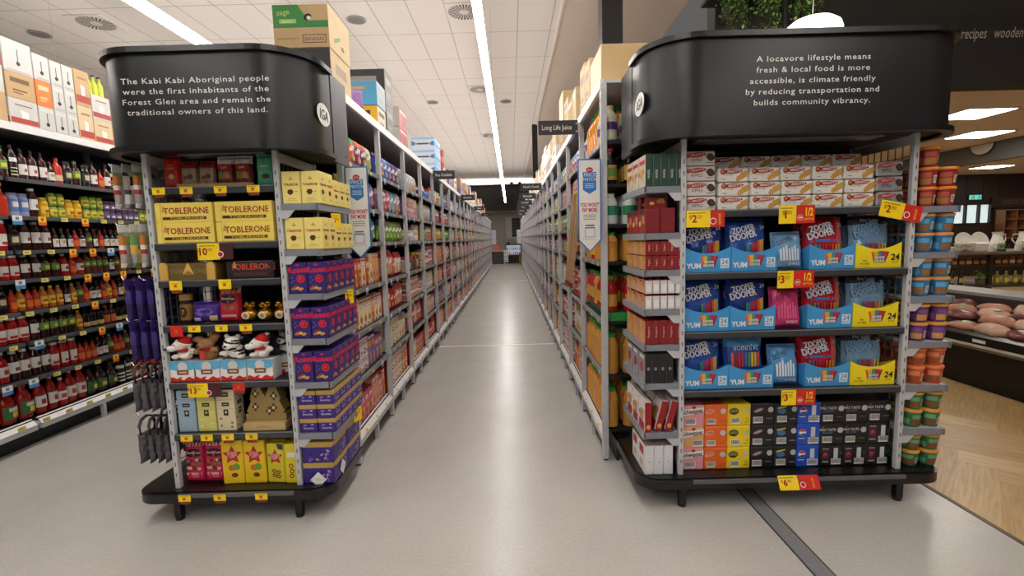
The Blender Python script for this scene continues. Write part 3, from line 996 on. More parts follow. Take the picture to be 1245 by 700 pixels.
def plush(kind):
    b = MB()
    if kind == 'dog':
        b.ball((0, .0, .05), (.045, .04, .05), PWHITE); b.ball((-.01, -.03, .115), (.042, .042, .036), PWHITE); b.ball((-.045, -.055, .098), (.03, .028, .023), PWHITE)
        b.ball((.02, -.045, .04), (.022, .026, .018), PWHITE); b.ball((-.035, -.045, .035), (.02, .024, .017), PWHITE); b.ball((.05, -.02, .07), (.024, .02, .022), PWHITE); b.ball((.032, -.02, .11), (.012, .018, .028), PWHITE)
        body = fuse(b, 'plush_dog', .005, None, [PWHITE])
        n = MB(); n.ball((-.070, -.076, .096), (.011, .012, .010), PBLK, 8, 6); e = MB(); e.ball((-.025, -.071, .125), .004, PBLK, 6, 5)
        e2 = MB(); e2.ball((-.046, -.066, .121), .004, PBLK, 6, 5)
        h = MB(); h.lathe([(.041, .0), (.036, .025), (.024, .048), (.009, .06)], PRED, 14); h.lathe([(.044, -.008), (.047, .0), (.044, .008)], PWHITE, 14); h.ball((.012, 0, .062), .014, PWHITE, 8, 6)
        h.v = [tuple(Matrix.Translation((.008, -.022, .132)) @ Matrix.Rotation(.45, 4, 'Y') @ Vector(v)) for v in h.v]
        sc = MB(); sc.lathe([(.036, .068), (.046, .074), (.046, .084), (.036, .09)], PRED, 14, 0, -.01)
        return body, (('nose', n), ('eye', e), ('eye', e2), ('hat', h), ('scarf', sc))
    if kind == 'bear':
        b.ball((0, 0, .055), (.052, .045, .056), PBROWN); b.ball((.0, -.02, .125), (.046, .044, .04), PBROWN); b.ball((-.01, -.06, .115), (.026, .022, .02), PBROWN)
        b.ball((-.05, -.01, .155), (.034, .022, .026), PBROWN); b.ball((.042, 0, .178), (.034, .026, .03), PBROWN); b.ball((.052, -.03, .08), (.022, .026, .022), PBROWN); b.ball((-.052, -.03, .07), (.022, .026, .022), PBROWN)
        b.ball((.025, 0, .15), (.03, .025, .03), PBROWN)
        body = fuse(b, 'plush_bear', .005, None, [PBROWN])
        n = MB(); n.ball((-.012, -.083, .119), (.009, .007, .007), PBLK, 8, 6)
        sc = MB(); sc.lathe([(.038, .072), (.05, .078), (.05, .09), (.038, .096)], PRED, 14); sc.box(-.02, .008, -.062, -.052, .02, .08, C(200, 60, 60))
        e = MB(); e.ball((-.03, -.058, .135), .004, PBLK, 6, 5); e2 = MB(); e2.ball((.01, -.061, .135), .004, PBLK, 6, 5)
        return body, (('nose', n), ('scarf', sc), ('eye', e), ('eye', e2))
    b.ball((0, 0, .05), (.05, .042, .05), PWHITE); b.ball((.0, -.03, .108), (.046, .042, .038), PWHITE); b.ball((-.01, -.068, .09), (.026, .02, .019), PWHITE)
    b.ball((-.032, -.02, .143), (.014, .012, .016), PWHITE); b.ball((.032, -.02, .143), (.014, .012, .016), PWHITE); b.ball((-.045, -.045, .04), (.024, .026, .02), PWHITE); b.ball((.05, -.045, .032), (.026, .03, .022), PWHITE)
    body = fuse(b, 'plush_zebra', .004, lambda c: 1 if (sin(c.x * 70 + 6 * sin(c.z * 60)) * 0.6 + sin(c.z * 120 + c.x * 30)) > .45 and c.y > -.075 else 0, [PWHITE, PBLK])
    n = MB(); n.ball((-.012, -.088, .092), (.01, .007, .007), PBLK, 8, 6)
    return body, (('nose', n),)


def choco_box(w):
    b = MB(); b.box(-w / 2, w / 2, -.05, .05, 0, .112, WHITE)
    y = -.0506
    n = 12
    zz = [.030 + .006 * sin(i * 1.6) for i in range(n + 1)]
    for i in range(n):
        xa, xb = -w / 2 + w * i / n, -w / 2 + w * (i + 1) / n
        b.add([(xa, y, 0), (xb, y, 0), (xb, y, zz[i + 1] - .008), (xa, y, zz[i] - .008)], [(0, 1, 2, 3)], C(206, 38, 24))
    b.poly([(-w / 2, .07), (-w / 2 + .03, .062), (0, .082), (w / 2 - .03, .062), (w / 2, .07), (w / 2, .112), (-w / 2, .112)], y, C(96, 176, 218))
    b.ell(0, .085, .026, .024, y - .0004, C(216, 210, 210)); b.poly([(-.03, .038), (.03, .038), (.033, .066), (-.033, .066)], y - .0006, C(136, 84, 54)); b.quad(-.02, .02, .048, .056, y - .001, C(226, 200, 170))
    b.ell(.0, .016, .012, .006, y - .0006, WHITE, 10)
    k = MB(); k.slab([(-w / 2, .112), (w / 2, .112), (w / 2, .2), (w / 2 - .03, .235), (-w / 2 + .03, .235), (-w / 2, .2)], .04, .046, C(34, 34, 40)); k.ell(.0, .218, .02, .01, .0394, C(190, 190, 196), 14); k.quad(-.02, .02, .2, .206, .0394, C(150, 40, 40))
    return b, (('back_card', k),)


bx, bp_ = choco_box(.137)
P_cb = Proto('chocolate_box', 'chocolate', bx, bp_)
pk = {k: plush(k) for k in ('dog', 'bear', 'zebra')}
spots = ((-1.798, 'dog', 'white plush dog in a red hat at the left end of the toy row', 'chocolate gift box under the leftmost white plush dog'), (-1.668, 'bear', 'brown plush bear with red scarf on a chocolate gift box', 'chocolate gift box under the brown plush bear'),
         (-1.525, 'zebra', 'black and white striped plush animal on a chocolate gift box', 'chocolate gift box under the striped plush animal'), (-1.378, 'dog', 'white plush dog in a red hat right of the striped plush animal', 'chocolate gift box under the white plush dog right of the striped one'),
         (-1.290, 'zebra', 'striped plush animal half hidden behind the right shelf post', 'chocolate gift box half hidden behind the right shelf post'))
for x, kind, lab, lab2 in spots:
    yy = 2.565 if x < -1.3 else 2.677
    P_cb.put((x, yy, z0), 0, lab2)
    body, parts = pk[kind]
    o = bpy.data.objects.new(body.name, body); COL.objects.link(o); o.location = (x, yy - .012, z0 + .112)
    for nm, mb in parts:
        c = mb.obj(nm, o)
    o.scale = (.94, .82, .76) if kind == 'dog' else ((.92, .9, .74) if kind == 'bear' else (.94, .85, .9))
    tag(o, lab, 'plush toy')

# sixth row: small gift cubes and the tree box
z0 = LF[5]


def gift_cube(h, col, dark, x, z, lab, d=.09, w=.1):
    b = MB(); b.bbox(-w / 2, w / 2, -d / 2, d / 2, 0, h, col, .002)
    def pr(m):
        if h > .08:
            m.quad(-.013, .013, h * .7, h * .98, 0, BLACK); m.ell(0, h * .86, .007, .009, -.0005, C(190, 170, 120), 8)
            for q in ((-.03, .03), (.03, .045), (-.03, .07), (.028, .022)): m.ell(q[0], q[1], .008, .006, 0, dark, 8)
        else:
            m.quad(-.02, .02, h * .3, h * .72, 0, BLACK); m.quad(-.014, .014, h * .46, h * .56, -.0005, C(180, 170, 130))
    sides(b, w, d, {0: pr, pi / 2: pr})
    o = b.obj('gift_cube'); o.location = (x, 2.575, z)
    tag(o, lab, 'gift box', 'small gift cubes')


for x, col, dk, nm in ((-1.81, C(150, 176, 196), C(200, 170, 140), 'pale blue'), (-1.702, C(214, 206, 120), C(230, 220, 170), 'pale yellow'), (-1.594, C(222, 206, 170), C(150, 110, 70), 'cream')):
    zz = z0
    for r, h in enumerate((.124, .05, .058)):
        gift_cube(h, col, dk, x, zz, '%s gift box, %s of its stack, beside the tree shaped box' % (nm, ('bottom', 'middle', 'top')[r])); zz += h + .001
b = MB()
TG = C(150, 128, 74)
hh = .262
tr = [(-.112, .0), (.112, .0), (.112, .085), (.092, .085), (.105, .10), (.077, .16), (.086, .168), (.056, hh), (.036, hh), (.012, .205), (0, .18), (-.012, .205), (-.036, hh), (-.056, hh), (-.086, .168), (-.077, .16), (-.105, .10), (-.092, .085), (-.112, .085)]
b.slab(tr, -.03, .05, TG)
for q in ((-.05, .2), (.05, .185), (-.055, .125), (.045, .118), (.02, .1)):
    for j in range(4):
        b.ell(q[0] + .012 * cos(j * 1.57), q[1] + .016 * sin(j * 1.57), .008, .009, -.0306 - .0003 * j, C(84, 52, 34), 8)
    b.ell(q[0], q[1], .007, .008, -.032, C(226, 214, 180), 8)
t = MB(); t.box(-.116, .116, -.06, .05, 0, .042, C(196, 168, 112)); t.text('FERRERO', C(160, 126, 76), 0, .014, .013, -.0606)
Proto('tree_gift_box', 'gift box', b, (('tray', t),)).put((-1.385, 2.58, z0), 0, 'tan twin tree shaped chocolate box on the sixth shelf')

# bottom row
z0 = .175


def candy_bag(x, lab):
    w, h, d = .112, .245, .055
    b = MB(); b.pillow(w, h, d, lambda u, v: (C(196, 40, 62) if int(u * 12 + v * 3) % 2 else C(226, 206, 200)) if v > .86 else C(196, 26, 74), 12, 14, seed=11, pw=6)
    f = lambda a, c: -d / 2 * max(0, 1 - abs(2 * a / w) ** 6) ** .6 * max(0, 1 - abs(2 * c / h - 1) ** 6) ** .55
    warp_ell(b, 0, .172, .05, .024, f, BLACK, -.002); b.text('Darrell Lea', WHITE, 0, .168, .014, -.004, 'C', warp=f, sx=.78, slant=.2)
    rn = random.Random(5)
    for k in range(16): warp_ell(b, rn.uniform(-.032, .036), rn.uniform(.075, .135), .011, .009, f, [C(90, 40, 30), C(150, 100, 70), C(206, 180, 150)][k % 3], -.002 - .0002 * k, 7)
    warp_rect(b, -.044, .04, .046, .06, f, C(230, 170, 170), -.002, 4); warp_rect(b, -.03, .04, .034, .038, f, C(230, 190, 190), -.002, 3)
    o = b.obj('sweets_bag'); o.location = (x, 2.575, z0); o.rotation_euler = (radians(-4), 0, 0)
    tag(o, lab, 'sweets', 'pink sweets bags')


candy_bag(-1.816, 'pink sweets bag with black oval, left of two on the base tray')
candy_bag(-1.703, 'pink sweets bag with black oval, right of two on the base tray')


def star(b, cx, cz, r, y, m, rot=0.0):
    pts = []
    for k in range(10):
        a = pi / 2 + k * pi / 5 + rot; q = r if k % 2 == 0 else r * .5
        pts.append((cx + q * cos(a), cz + q * sin(a)))
    for k in range(10):
        b.poly([(cx, cz), pts[k], pts[(k + 1) % 10]], y, m)


def star_box(x, w, h, rz, lab, ban):
    b = MB(); y = -.045
    b.bbox(-w / 2, w / 2, y, .045, 0, h, C(236, 196, 30) if ban != 2 else C(214, 200, 40), .005)
    f = y - .0006
    star(b, 0, h * .66, w * .46, f, C(180, 20, 40)); star(b, 0, h * .66, w * .36, f - .0004, C(206, 34, 50))
    b.text('CADBURY', WHITE, 0, h * .705, .009, f - .001); b.text('ROSES' if ban == 2 else 'STARS', WHITE, 0, h * .645, .013, f - .001); b.text('GIFT', WHITE, 0, h * .6, .010, f - .001)
    if ban != 2:
        b.ell(-.006, h * .37, .02, .018, f, C(208, 110, 30)); b.ell(.018, h * .39, .02, .02, f - .0004, C(110, 160, 50)); b.ell(.006, h * .2, .018, .013, f, C(90, 44, 30)); b.ell(.0, h * .21, .009, .006, f - .0004, C(130, 70, 46))
    else:
        for q in ((-.012, .30), (.014, .27), (-.01, .19), (.013, .16)): b.ell(q[0], h * q[1], .013, .012, f, C(110, 40, 30), 10); b.ell(q[0], h * q[1], .007, .006, f - .0004, C(220, 170, 60), 8)
        b.poly([(w * .1, h * .99), (w * .48, h * .99), (w * .48, h * .84), (w * .2, h * .86)], f, C(60, 40, 80))
    b.box(-w / 2 + .006, w / 2 - .006, -.006, .006, h, h + .008, C(236, 196, 30))
    o = b.obj('chocolate_carton'); o.location = (x, 2.578, z0); o.rotation_euler = (0, 0, rz)
    tag(o, lab, 'chocolate')


star_box(-1.586, .118, .252, .05, 'tall yellow chocolate carton with red star, leftmost of four', 0)
star_box(-1.462, .118, .25, .0, 'tall yellow chocolate carton with red star, second of four', 0)
star_box(-1.342, .1, .226, -.08, 'yellow green chocolate carton with small red star, third of four', 2)
b = MB(); b.bbox(-.034, .034, -.055, .055, 0, .226, C(222, 200, 40), .004); b.quad(-.018, .022, .15, .178, -.0556, WHITE)
for q in ((0, .1), (.004, .07), (.0, .042)): b.ell(q[0], q[1], .013, .014, -.0556, C(130, 30, 30), 10); b.ell(q[0], q[1], .007, .008, -.0562, C(222, 200, 40), 8)
tag(b.obj('chocolate_carton'), 'narrow yellow chocolate carton with a white sticker beside the right post', 'chocolate').location = (-1.2555, 2.578, z0)

# side shelf facing the aisle


def gift_block(name, col, pr, w=.096, d=.092, h=.166):
    b = MB(); b.bbox(-w / 2, w / 2, -d / 2, d / 2, 0, h, col, .003)
    sides(b, w, d, {0: pr, pi / 2: pr})
    return b


def pr_y(m):
    m.text('TOBLERONE', TRED, 0, .093, .0115, 0, 'C', sx=.8, bold=.03)
    m.poly([(-.012, .122), (.014, .122), (.006, .134), (.001, .142), (-.005, .133)], 0, C(196, 168, 90))
    m.poly([(-.022, .062), (-.012, .074), (.006, .073), (.012, .062), (.004, .048), (-.012, .046)], 0, CHOC); m.poly([(.014, .062), (.03, .06), (.03, .064)], 0, C(150, 90, 50))
    m.quad(-.02, .02, .024, .027, 0, C(190, 160, 80)); m.quad(-.03, .03, .016, .018, 0, C(200, 172, 90))


P_ty = Proto('chocolate_carton', 'chocolate', gift_block('y', C(240, 220, 128), pr_y))


def pr_r(m):
    m.text('Roses', C(216, 30, 60), 0, .112, .030, 0, 'C', sx=.98, rot=.06, bold=.03)
    m.ell(.0, .152, .011, .007, 0, C(190, 30, 70), 10)
    m.ell(.014, .078, .022, .022, 0, C(206, 24, 50), 14); m.ell(.014, .078, .013, .013, -.0004, C(150, 10, 34), 12); m.ell(.012, .08, .006, .006, -.0008, C(226, 60, 80), 8)
    for q in ((-.026, .026, C(176, 110, 60)), (-.008, .03, C(220, 176, 90)), (.012, .024, C(206, 150, 70)), (-.016, .04, C(120, 50, 40))): m.ell(q[0], q[1], .014, .008, -.0002, q[2], 8, .3)
    for q in ((-.03, .085), (-.022, .07), (-.034, .06)): m.ell(q[0], q[1], .006, .003, 0, C(120, 100, 190), 6, .6)


P_ro = Proto('chocolate_carton', 'chocolate', gift_block('p', C(48, 28, 110), pr_r))
for s_i, (lz, P, nm, grp) in enumerate(((LS[0], P_ty, 'pale yellow chocolate carton', 'yellow cartons on the aisle side shelf'), (LS[1], P_ty, 'pale yellow chocolate carton', 'yellow cartons on the aisle side shelf'),
                                       (LS[2], P_ro, 'purple rose chocolate carton', 'purple cartons on the aisle side shelf'), (LS[3], P_ro, 'purple rose chocolate carton', 'purple cartons on the aisle side shelf'), (LS[4], P_ro, 'purple rose chocolate carton', 'purple cartons on the aisle side shelf'))):
    for r in range(5):
        for c in range(2):
            P.put((-1.137 + .101 * c, 2.559 + .0945 * r, lz), random.uniform(-.03, .03), '%s, %s column, %s back, on the %s chocolate side shelf' % (nm, ('inner', 'aisle-edge')[c], ORD[r], ORD[s_i]), grp, scale=(1, 1, 1.0 if r < 2 or s_i > 1 else .86))


def pr_f(m):
    m.quad(-.048, .048, .055, .074, 0, GOLDP); m.text('favourites', WHITE, 0, .02, .012, 0, 'C', sx=.8); m.ell(-.02, .042, .01, .006, 0, C(150, 110, 200), 8); m.ell(.02, .045, .008, .005, 0, C(190, 160, 220), 8)


fb = MB(); fb.bbox(-.048, .048, -.046, .046, 0, .074, PUR, .003); fb.box(-.0485, .0485, -.0465, .0465, .062, .078, GOLDP); sides(fb, .096, .092, {0: pr_f, pi / 2: pr_f})
P_fa = Proto('chocolate_tub', 'chocolate', fb)
for r in range(5):
    for c in range(2):
        for t_ in range(3):
            P_fa.put((-1.137 + .101 * c, 2.559 + .0945 * r, LS[5] + .0785 * t_), 0, 'small purple and gold chocolate box, %s column, %s back, %s layer' % (('inner', 'aisle-edge')[c], ORD[r], ORD[t_]), 'small purple and gold boxes')


def pr_t(m):
    m.quad(-.085, .085, .1, .122, 0, GOLDP)
    rn = random.Random(4)
    for k in range(14): m.ell(rn.uniform(-.07, .07), rn.uniform(.015, .09), .012, .007, -.0001 * k, [C(110, 76, 190), C(170, 140, 210), GOLDP, C(40, 20, 90)][k % 4], 7, rn.uniform(0, 3))


fb = MB(); fb.bbox(-.09, .09, -.11, .11, 0, .128, C(54, 34, 124), .004); fb.box(-.0905, .0905, -.1105, .1105, .108, .132, GOLDP)
sides(fb, .18, .22, {0: pr_t, pi / 2: pr_t})
P_tr = Proto('chocolate_tray_box', 'chocolate', fb)
for r in range(2):
    for t_ in range(2):
        P_tr.put((-1.098, 2.622 + .228 * r, .175 + .119 * t_), 0, 'large purple chocolate box with gold rim, %s, %s layer on the base tray' % (('near the front', 'towards the aisle')[r], ('lower', 'upper')[t_]), 'large purple boxes', scale=(.96, 1, .89))

# ------------------------------------------------------------------ goods on the right display end
ARN = C(176, 24, 30)


def biscuit_pack(kind):
    w, h, d = (.158, .073, .09) if kind == 'wafer' else (.155, .078, .09)
    b = MB()
    wrap = C(236, 232, 224) if kind == 'wafer' else (C(222, 216, 208) if kind == 'ripple' else SILV)
    b.bbox(-w / 2, w / 2, -d / 2, d / 2, 0, h - .004, wrap, .006)
    for sg in (-1, 1):
        b.add([(sg * w / 2, -d / 2 + .006, .004), (sg * (w / 2 + .007), -.006, h * .3), (sg * (w / 2 + .007), .006, h * .7), (sg * w / 2, d / 2 - .006, h - .01)], [(0, 1, 2, 3)], wrap)
        b.add([(sg * w / 2, -d / 2 + .006, h - .01), (sg * (w / 2 + .006), -.01, h * .55), (sg * w / 2, -d / 2 + .006, .006)], [(0, 1, 2)], wrap)
    y = -d / 2 - .0008
    if kind == 'wafer':
        b.ell(-.006, .053, .054, .012, y, ARN, 18, .05); b.ell(-.056, .052, .014, .015, y - .0002, C(150, 40, 30), 12); b.ell(-.058, .054, .008, .009, y - .0006, C(206, 140, 60), 8)
        b.text("ARNOTT'S", WHITE, .002, .0475, .0125, y - .001, 'C', rot=.04, sx=.84, bold=.03)
        b.text('Scotch Finger', C(120, 112, 104), -.028, .032, .0075, y - .0004, 'C', sx=.8)
        for q in ((.046, .026, .026, .012, .45), (.058, .04, .022, .011, .35), (.034, .016, .02, .010, .5)):
            b.poly([(q[0] + a * q[2] * cos(q[4]) - e * q[3] * sin(q[4]), q[1] + a * q[2] * sin(q[4]) + e * q[3] * cos(q[4])) for a, e in ((-1, -1), (1, -1), (1, 1), (-1, 1))], y - .0006 - q[0] * .005, C(208, 158, 78))
        b.quad(-.06, -.04, .012, .016, y, C(150, 140, 130))
    else:
        b.ell(-.02, .054, .05, .013, y, ARN, 16, .08); b.text("ARNOTT'S", WHITE, -.016, .0485, .012, y - .001, 'C', rot=.07, sx=.86); b.ell(-.066, .05, .01, .013, y - .0004, C(190, 80, 40), 10)
        b.text('RIPPLE', C(40, 34, 34), -.02, .02, .016, y - .0004, 'C', sx=.9)
        for q in ((.048, .046), (.056, .036)): b.ell(q[0], q[1], .019, .015, y - .0008 - q[0] * .003, C(52, 34, 28), 12, .3); b.ell(q[0], q[1], .012, .009, y - .0014 - q[0] * .003, C(72, 50, 40), 10, .3)
        b.quad(.03, .07, .012, .016, y, C(120, 110, 104))
    return Proto('biscuit_pack', 'biscuits', b)


PW_, PR_, PS_ = biscuit_pack('wafer'), biscuit_pack('ripple'), biscuit_pack('silver')
z0 = RF[0]
cols = [(1.013, PR_, 'chocolate'), (1.184, PW_, ''), (1.352, PW_, ''), (1.519, PW_, ''), (1.686, PW_, ''), (1.852, PW_, ''), (2.015, PS_, 'silver')]
for c, (x, P, nm) in enumerate(cols):
    for t_ in range(4):
        dz = .0795 if P is PR_ else (.0795 if P is PS_ else .0745)
        if P is PS_ and t_ == 3: continue
        P.put((x + random.uniform(-.002, .002) + (.005 * (t_ % 2) if P is PW_ else 0), 2.585 + (.10 if t_ == 3 and P is PW_ else 0) + .004 * t_, z0 + dz * t_), random.uniform(-.03, .03),
              '%s biscuit pack, %s column from the left, %s layer from the bottom' % ({'chocolate': 'white chocolate', '': 'white and red', 'silver': 'shiny silver'}[nm], ORD[c], ORD[t_]), 'biscuit packs on the top shelf', scale=(.9, 1, 1) if P is PS_ else None)
    if P is PW_:   # packs behind hold up the fourth layer
        for t_ in range(3):
            P.put((x, 2.687, z0 + .0745 * t_), 0, 'white and red biscuit pack in the back row, %s column, %s layer' % (ORD[c], ORD[t_]), 'back row biscuit packs')

# trays of freezer ice sticks
YB = C(64, 150, 210); YY = C(240, 216, 30)
RAIN = [C(226, 90, 50), C(236, 160, 40), C(200, 190, 50), C(80, 150, 70), C(70, 110, 180), C(170, 50, 60), C(196, 40, 60), C(150, 40, 50)]


def ice_tray(yel):
    w, h, d = .243, .135, .2
    b = MB(); col = YY if yel else YB
    n = 14
    top = []
    for i in range(n + 1):
        u = -1 + 2 * i / n
        top.append((u * w / 2, h - .035 * (1 - u * u) + (.0 if abs(u) < 1 else 0)))
    b.slab([(-w / 2, 0), (w / 2, 0)] + top[::-1], -d / 2, -d / 2 + .004, col)
    b.box(-w / 2, w / 2, -d / 2 + .004, d / 2, 0, .004, col)
    for sg in (-1, 1):
        M0 = b.M.copy(); b.M = M0 @ Matrix.Translation((sg * (w / 2 - .002), 0, 0)); b.add([(-.0015, -d / 2 + .004, .004), (-.0015, d / 2, .004), (-.0015, d / 2, .06), (-.0015, -d / 2 + .004, h - .003), (.0015, -d / 2 + .004, .004), (.0015, d / 2, .004), (.0015, d / 2, .06), (.0015, -d / 2 + .004, h - .003)],
              [(3, 2, 1, 0), (4, 5, 6, 7), (0, 1, 5, 4), (1, 2, 6, 5), (2, 3, 7, 6), (3, 0, 4, 7)], col); b.M = M0
    y = -d / 2 - .0008
    if not yel:
        b.text('YUM', WHITE, -.076, .022, .026, y, 'C', sx=.95, bold=.035)
    else:
        b.text('99%', BLACK, -.072, .034, .010, y); b.text('FAT FREE', BLACK, -.072, .018, .010, y, 'C', sx=.8)
    for k in range(8):
        a = -.5 + k / 7.0
        x0 = a * .075 + .006
        b.poly([(x0 * .7 - .005, .028), (x0 * .7 + .005, .028), (x0 * 1.1 + .007, .09 - .012 * abs(a)), (x0 * 1.1 - .005, .09 - .012 * abs(a))], y - .0002 * k, RAIN[k])
    for dx in (0, .0012):
        b.text('ZOOPER', BLACK, .004 + dx, .046, .015, y - .0022, 'C', sx=.7); b.text('DOOPER', BLACK, .004 + dx, .028, .015, y - .0022, 'C', sx=.7)
        b.text('ZOOPER', WHITE, .003 + dx, .0475, .0132, y - .0028, 'C', sx=.74); b.text('DOOPER', WHITE, .003 + dx, .0295, .0132, y - .0028, 'C', sx=.74)
    if not yel:
        b.quad(.066, .112, .02, .072, y, C(206, 226, 240)); b.text('24', C(34, 60, 110), .089, .042, .024, y - .0004); b.text('PACK', C(34, 60, 110), .089, .026, .010, y - .0004)
    else:
        b.text('24', BLACK, .088, .04, .032, y, 'C', slant=.1, bold=.03); b.text('PACK', BLACK, .088, .024, .009, y)
    return b


def ice_bag(base, kind, seed):
    w, h, d = .215, .225, .075
    def fn(u, v):
        if kind == 'grey' and v > .82: return C(40, 46, 60)
        if kind == 'red' and .8 < u: return C(206, 90, 80)
        if kind == 'upside' and v > .68: return C(74, 150, 206)
        if kind in ('blue', 'pale') and v < .12: return C(70, 120, 190)
        return base
    b = MB(); b.pillow(w, h, d, fn, 14, 14, wr=.004, seed=seed, pw=3.2)
    f = lambda a, c: -d / 2 * max(0, 1 - abs(2 * a / w) ** 3.2) ** .6 * max(0, 1 - abs(2 * c / h - 1) ** 3.2) ** .55
    if kind in ('blue', 'red', 'grey'):
        if kind != 'grey': warp_poly = [(-.09, .105), (.07, .135), (.05, .16), (-.09, .14)]
        for k in range(8):
            x0 = -.012 + .012 * k if kind == 'blue' else -.06 + .018 * k
            warp_rect(b, x0, x0 + .010, .03, .085 + .004 * k if kind == 'blue' else .075, f, RAIN[(k + 3) % 8], -.005, 3)
        if kind == 'red': warp_rect(b, -.08, .06, .088, .104, f, C(60, 110, 180), -.0045, 3)
        if kind == 'grey': b.text('No Sugar', WHITE, -.01, .192, .020, -.006, 'C', warp=f, sx=.9)
        ang = .22
        for nm, dz, hh in (('ZOOPER', .155, .034), ('DOOPER', .116, .038)):
            for dx in (-.002, .002): b.text(nm, C(16, 20, 60) if kind != 'grey' else C(24, 40, 70), -.02 + dx, dz - .002, hh, -.0055, 'C', warp=f, rot=ang, sx=.66)
            for dx in (-.0008, .0008): b.text(nm, C(214, 218, 230) if kind != 'grey' else C(120, 160, 200), -.022 + dx, dz, hh * .94, -.0072, 'C', warp=f, rot=ang, sx=.66, bold=.02)
        b.text('24', WHITE, .078, .168, .022, -.006, 'C', warp=f)
    elif kind == 'upside':
        for k in range(9):
            x0 = -.08 + .018 * k
            warp_rect(b, x0, x0 + .013, .05, .13, f, RAIN[(8 - k) % 8], -.0055, 4)
        b.text('24 JUNIOR', C(220, 230, 240), .0, .168, .026, -.006, 'C', warp=f, rot=pi, sx=.8)
    else:
        for k in range(7):
            x0 = -.07 + .02 * k
            warp_rect(b, x0, x0 + .013, .05, .12 + .01 * (k % 3), f, {'pale': C(214, 224, 232), 'pink': C(222, 90, 140), 'clear': C(206, 212, 220)}[kind], -.0055, 4)
        b.text('DOOPER', C(24, 40, 84) if kind != 'pink' else C(110, 20, 60), -.03, .155, .030, -.0062, 'C', warp=f, rot=.3, sx=.6); b.text('24 PACK', WHITE, .03, .022, .016, -.0062, 'C', warp=f)
    for q in range(2): b.box(-w / 2 + .004, w / 2 - .004, -.0015, .0015, h - .006 + .005 * q, h + .004 * q, fn(.5, .99))
    return b


IB = mat('blue_film', (44, 84, 170), .25, .15); IR = mat('red_film', (196, 30, 44), .25, .15); IG = mat('greyblue_film', (120, 156, 190), .25, .2); ID = mat('deep_blue_film', (38, 62, 140), .25, .15)
IP = mat('pink_film', (212, 60, 120), .25, .1); IC = mat('clear_blue_film', (120, 165, 205), .2, .15); IPL = mat('pale_blue_film', (96, 160, 214), .22, .15)
P_tb, P_tyl = Proto('card_tray', 'tray', ice_tray(False)), Proto('card_tray', 'tray', ice_tray(True))
BAG = {'blue': Proto('ice_stick_bag', 'ice sticks', ice_bag(IB, 'blue', 1)), 'deep': Proto('ice_stick_bag', 'ice sticks', ice_bag(ID, 'blue', 2)), 'red': Proto('ice_stick_bag', 'ice sticks', ice_bag(IR, 'red', 3)),
       'grey': Proto('ice_stick_bag', 'ice sticks', ice_bag(IG, 'grey', 4)), 'upside': Proto('ice_stick_bag', 'ice sticks', ice_bag(IB, 'upside', 5)), 'pink': Proto('ice_stick_bag', 'ice sticks', ice_bag(IP, 'pink', 6)),
       'pale': Proto('ice_stick_bag', 'ice sticks', ice_bag(IPL, 'pale', 7)), 'clear': Proto('ice_stick_bag', 'ice sticks', ice_bag(IC, 'clear', 8))}
DESC = {'blue': 'blue', 'deep': 'dark blue', 'red': 'red', 'grey': 'grey blue no sugar', 'upside': 'upside down blue', 'pink': 'pink', 'pale': 'pale blue', 'clear': 'clear'}
rows = [(RF[1], ('deep', 'blue', 'clear', 'red', 'grey'), 'upper'), (RF[2], ('blue', 'deep', 'pink', 'red', 'grey'), 'middle'), (RF[3], ('blue', 'upside', 'pale', 'red', 'grey'), 'lower')]
xs = (1.048, 1.294, None, 1.710, 1.957)
for z, kinds, nm in rows:
    for k, kd in enumerate(kinds):
        if kd in ('clear', 'pink', 'pale'):
            BAG[kd].put((1.497, 2.57, z), 0, '%s ice stick bag standing between the trays on the %s tray shelf' % (DESC[kd], nm), rx=radians(-10), scale=(.75, 1, .98 if kd != 'clear' else .9))
            continue
        (P_tyl if kd == 'grey' else P_tb).put((xs[k], 2.623, z), 0, '%s card tray with lettering, %s from the left on the %s tray shelf' % ('yellow' if kd == 'grey' else 'blue', ORD[k if k < 2 else k - 1], nm), 'ice stick trays')
        BAG[kd].put((xs[k] + random.uniform(-.006, .006), 2.605, z + .052), random.uniform(-.05, .05), '%s ice stick bag in the %s tray of the %s tray shelf' % (DESC[kd], ORD[k if k < 2 else k - 1], nm), 'bags in the ice stick trays', rx=radians(-6))
        BAG[kd].put((xs[k] + .004, 2.694, z + .05), .0, '%s ice stick bag behind another, %s tray, %s tray shelf' % (DESC[kd], ORD[k if k < 2 else k - 1], nm), 'bags behind in the ice stick trays', rx=radians(-5))

# soft drink packs


def barcode(m, x, z, w, h, y):
    m.quad(x - w / 2, x + w / 2, z, z + h, y, WHITE)
    rn = random.Random(2)
    a = x - w / 2 + .003
    while a < x + w / 2 - .004:
        e = rn.uniform(.0012, .0034); m.quad(a, a + e, z + .007, z + h - .003, y - .0003, BLACK); a += e + rn.uniform(.001, .0026)


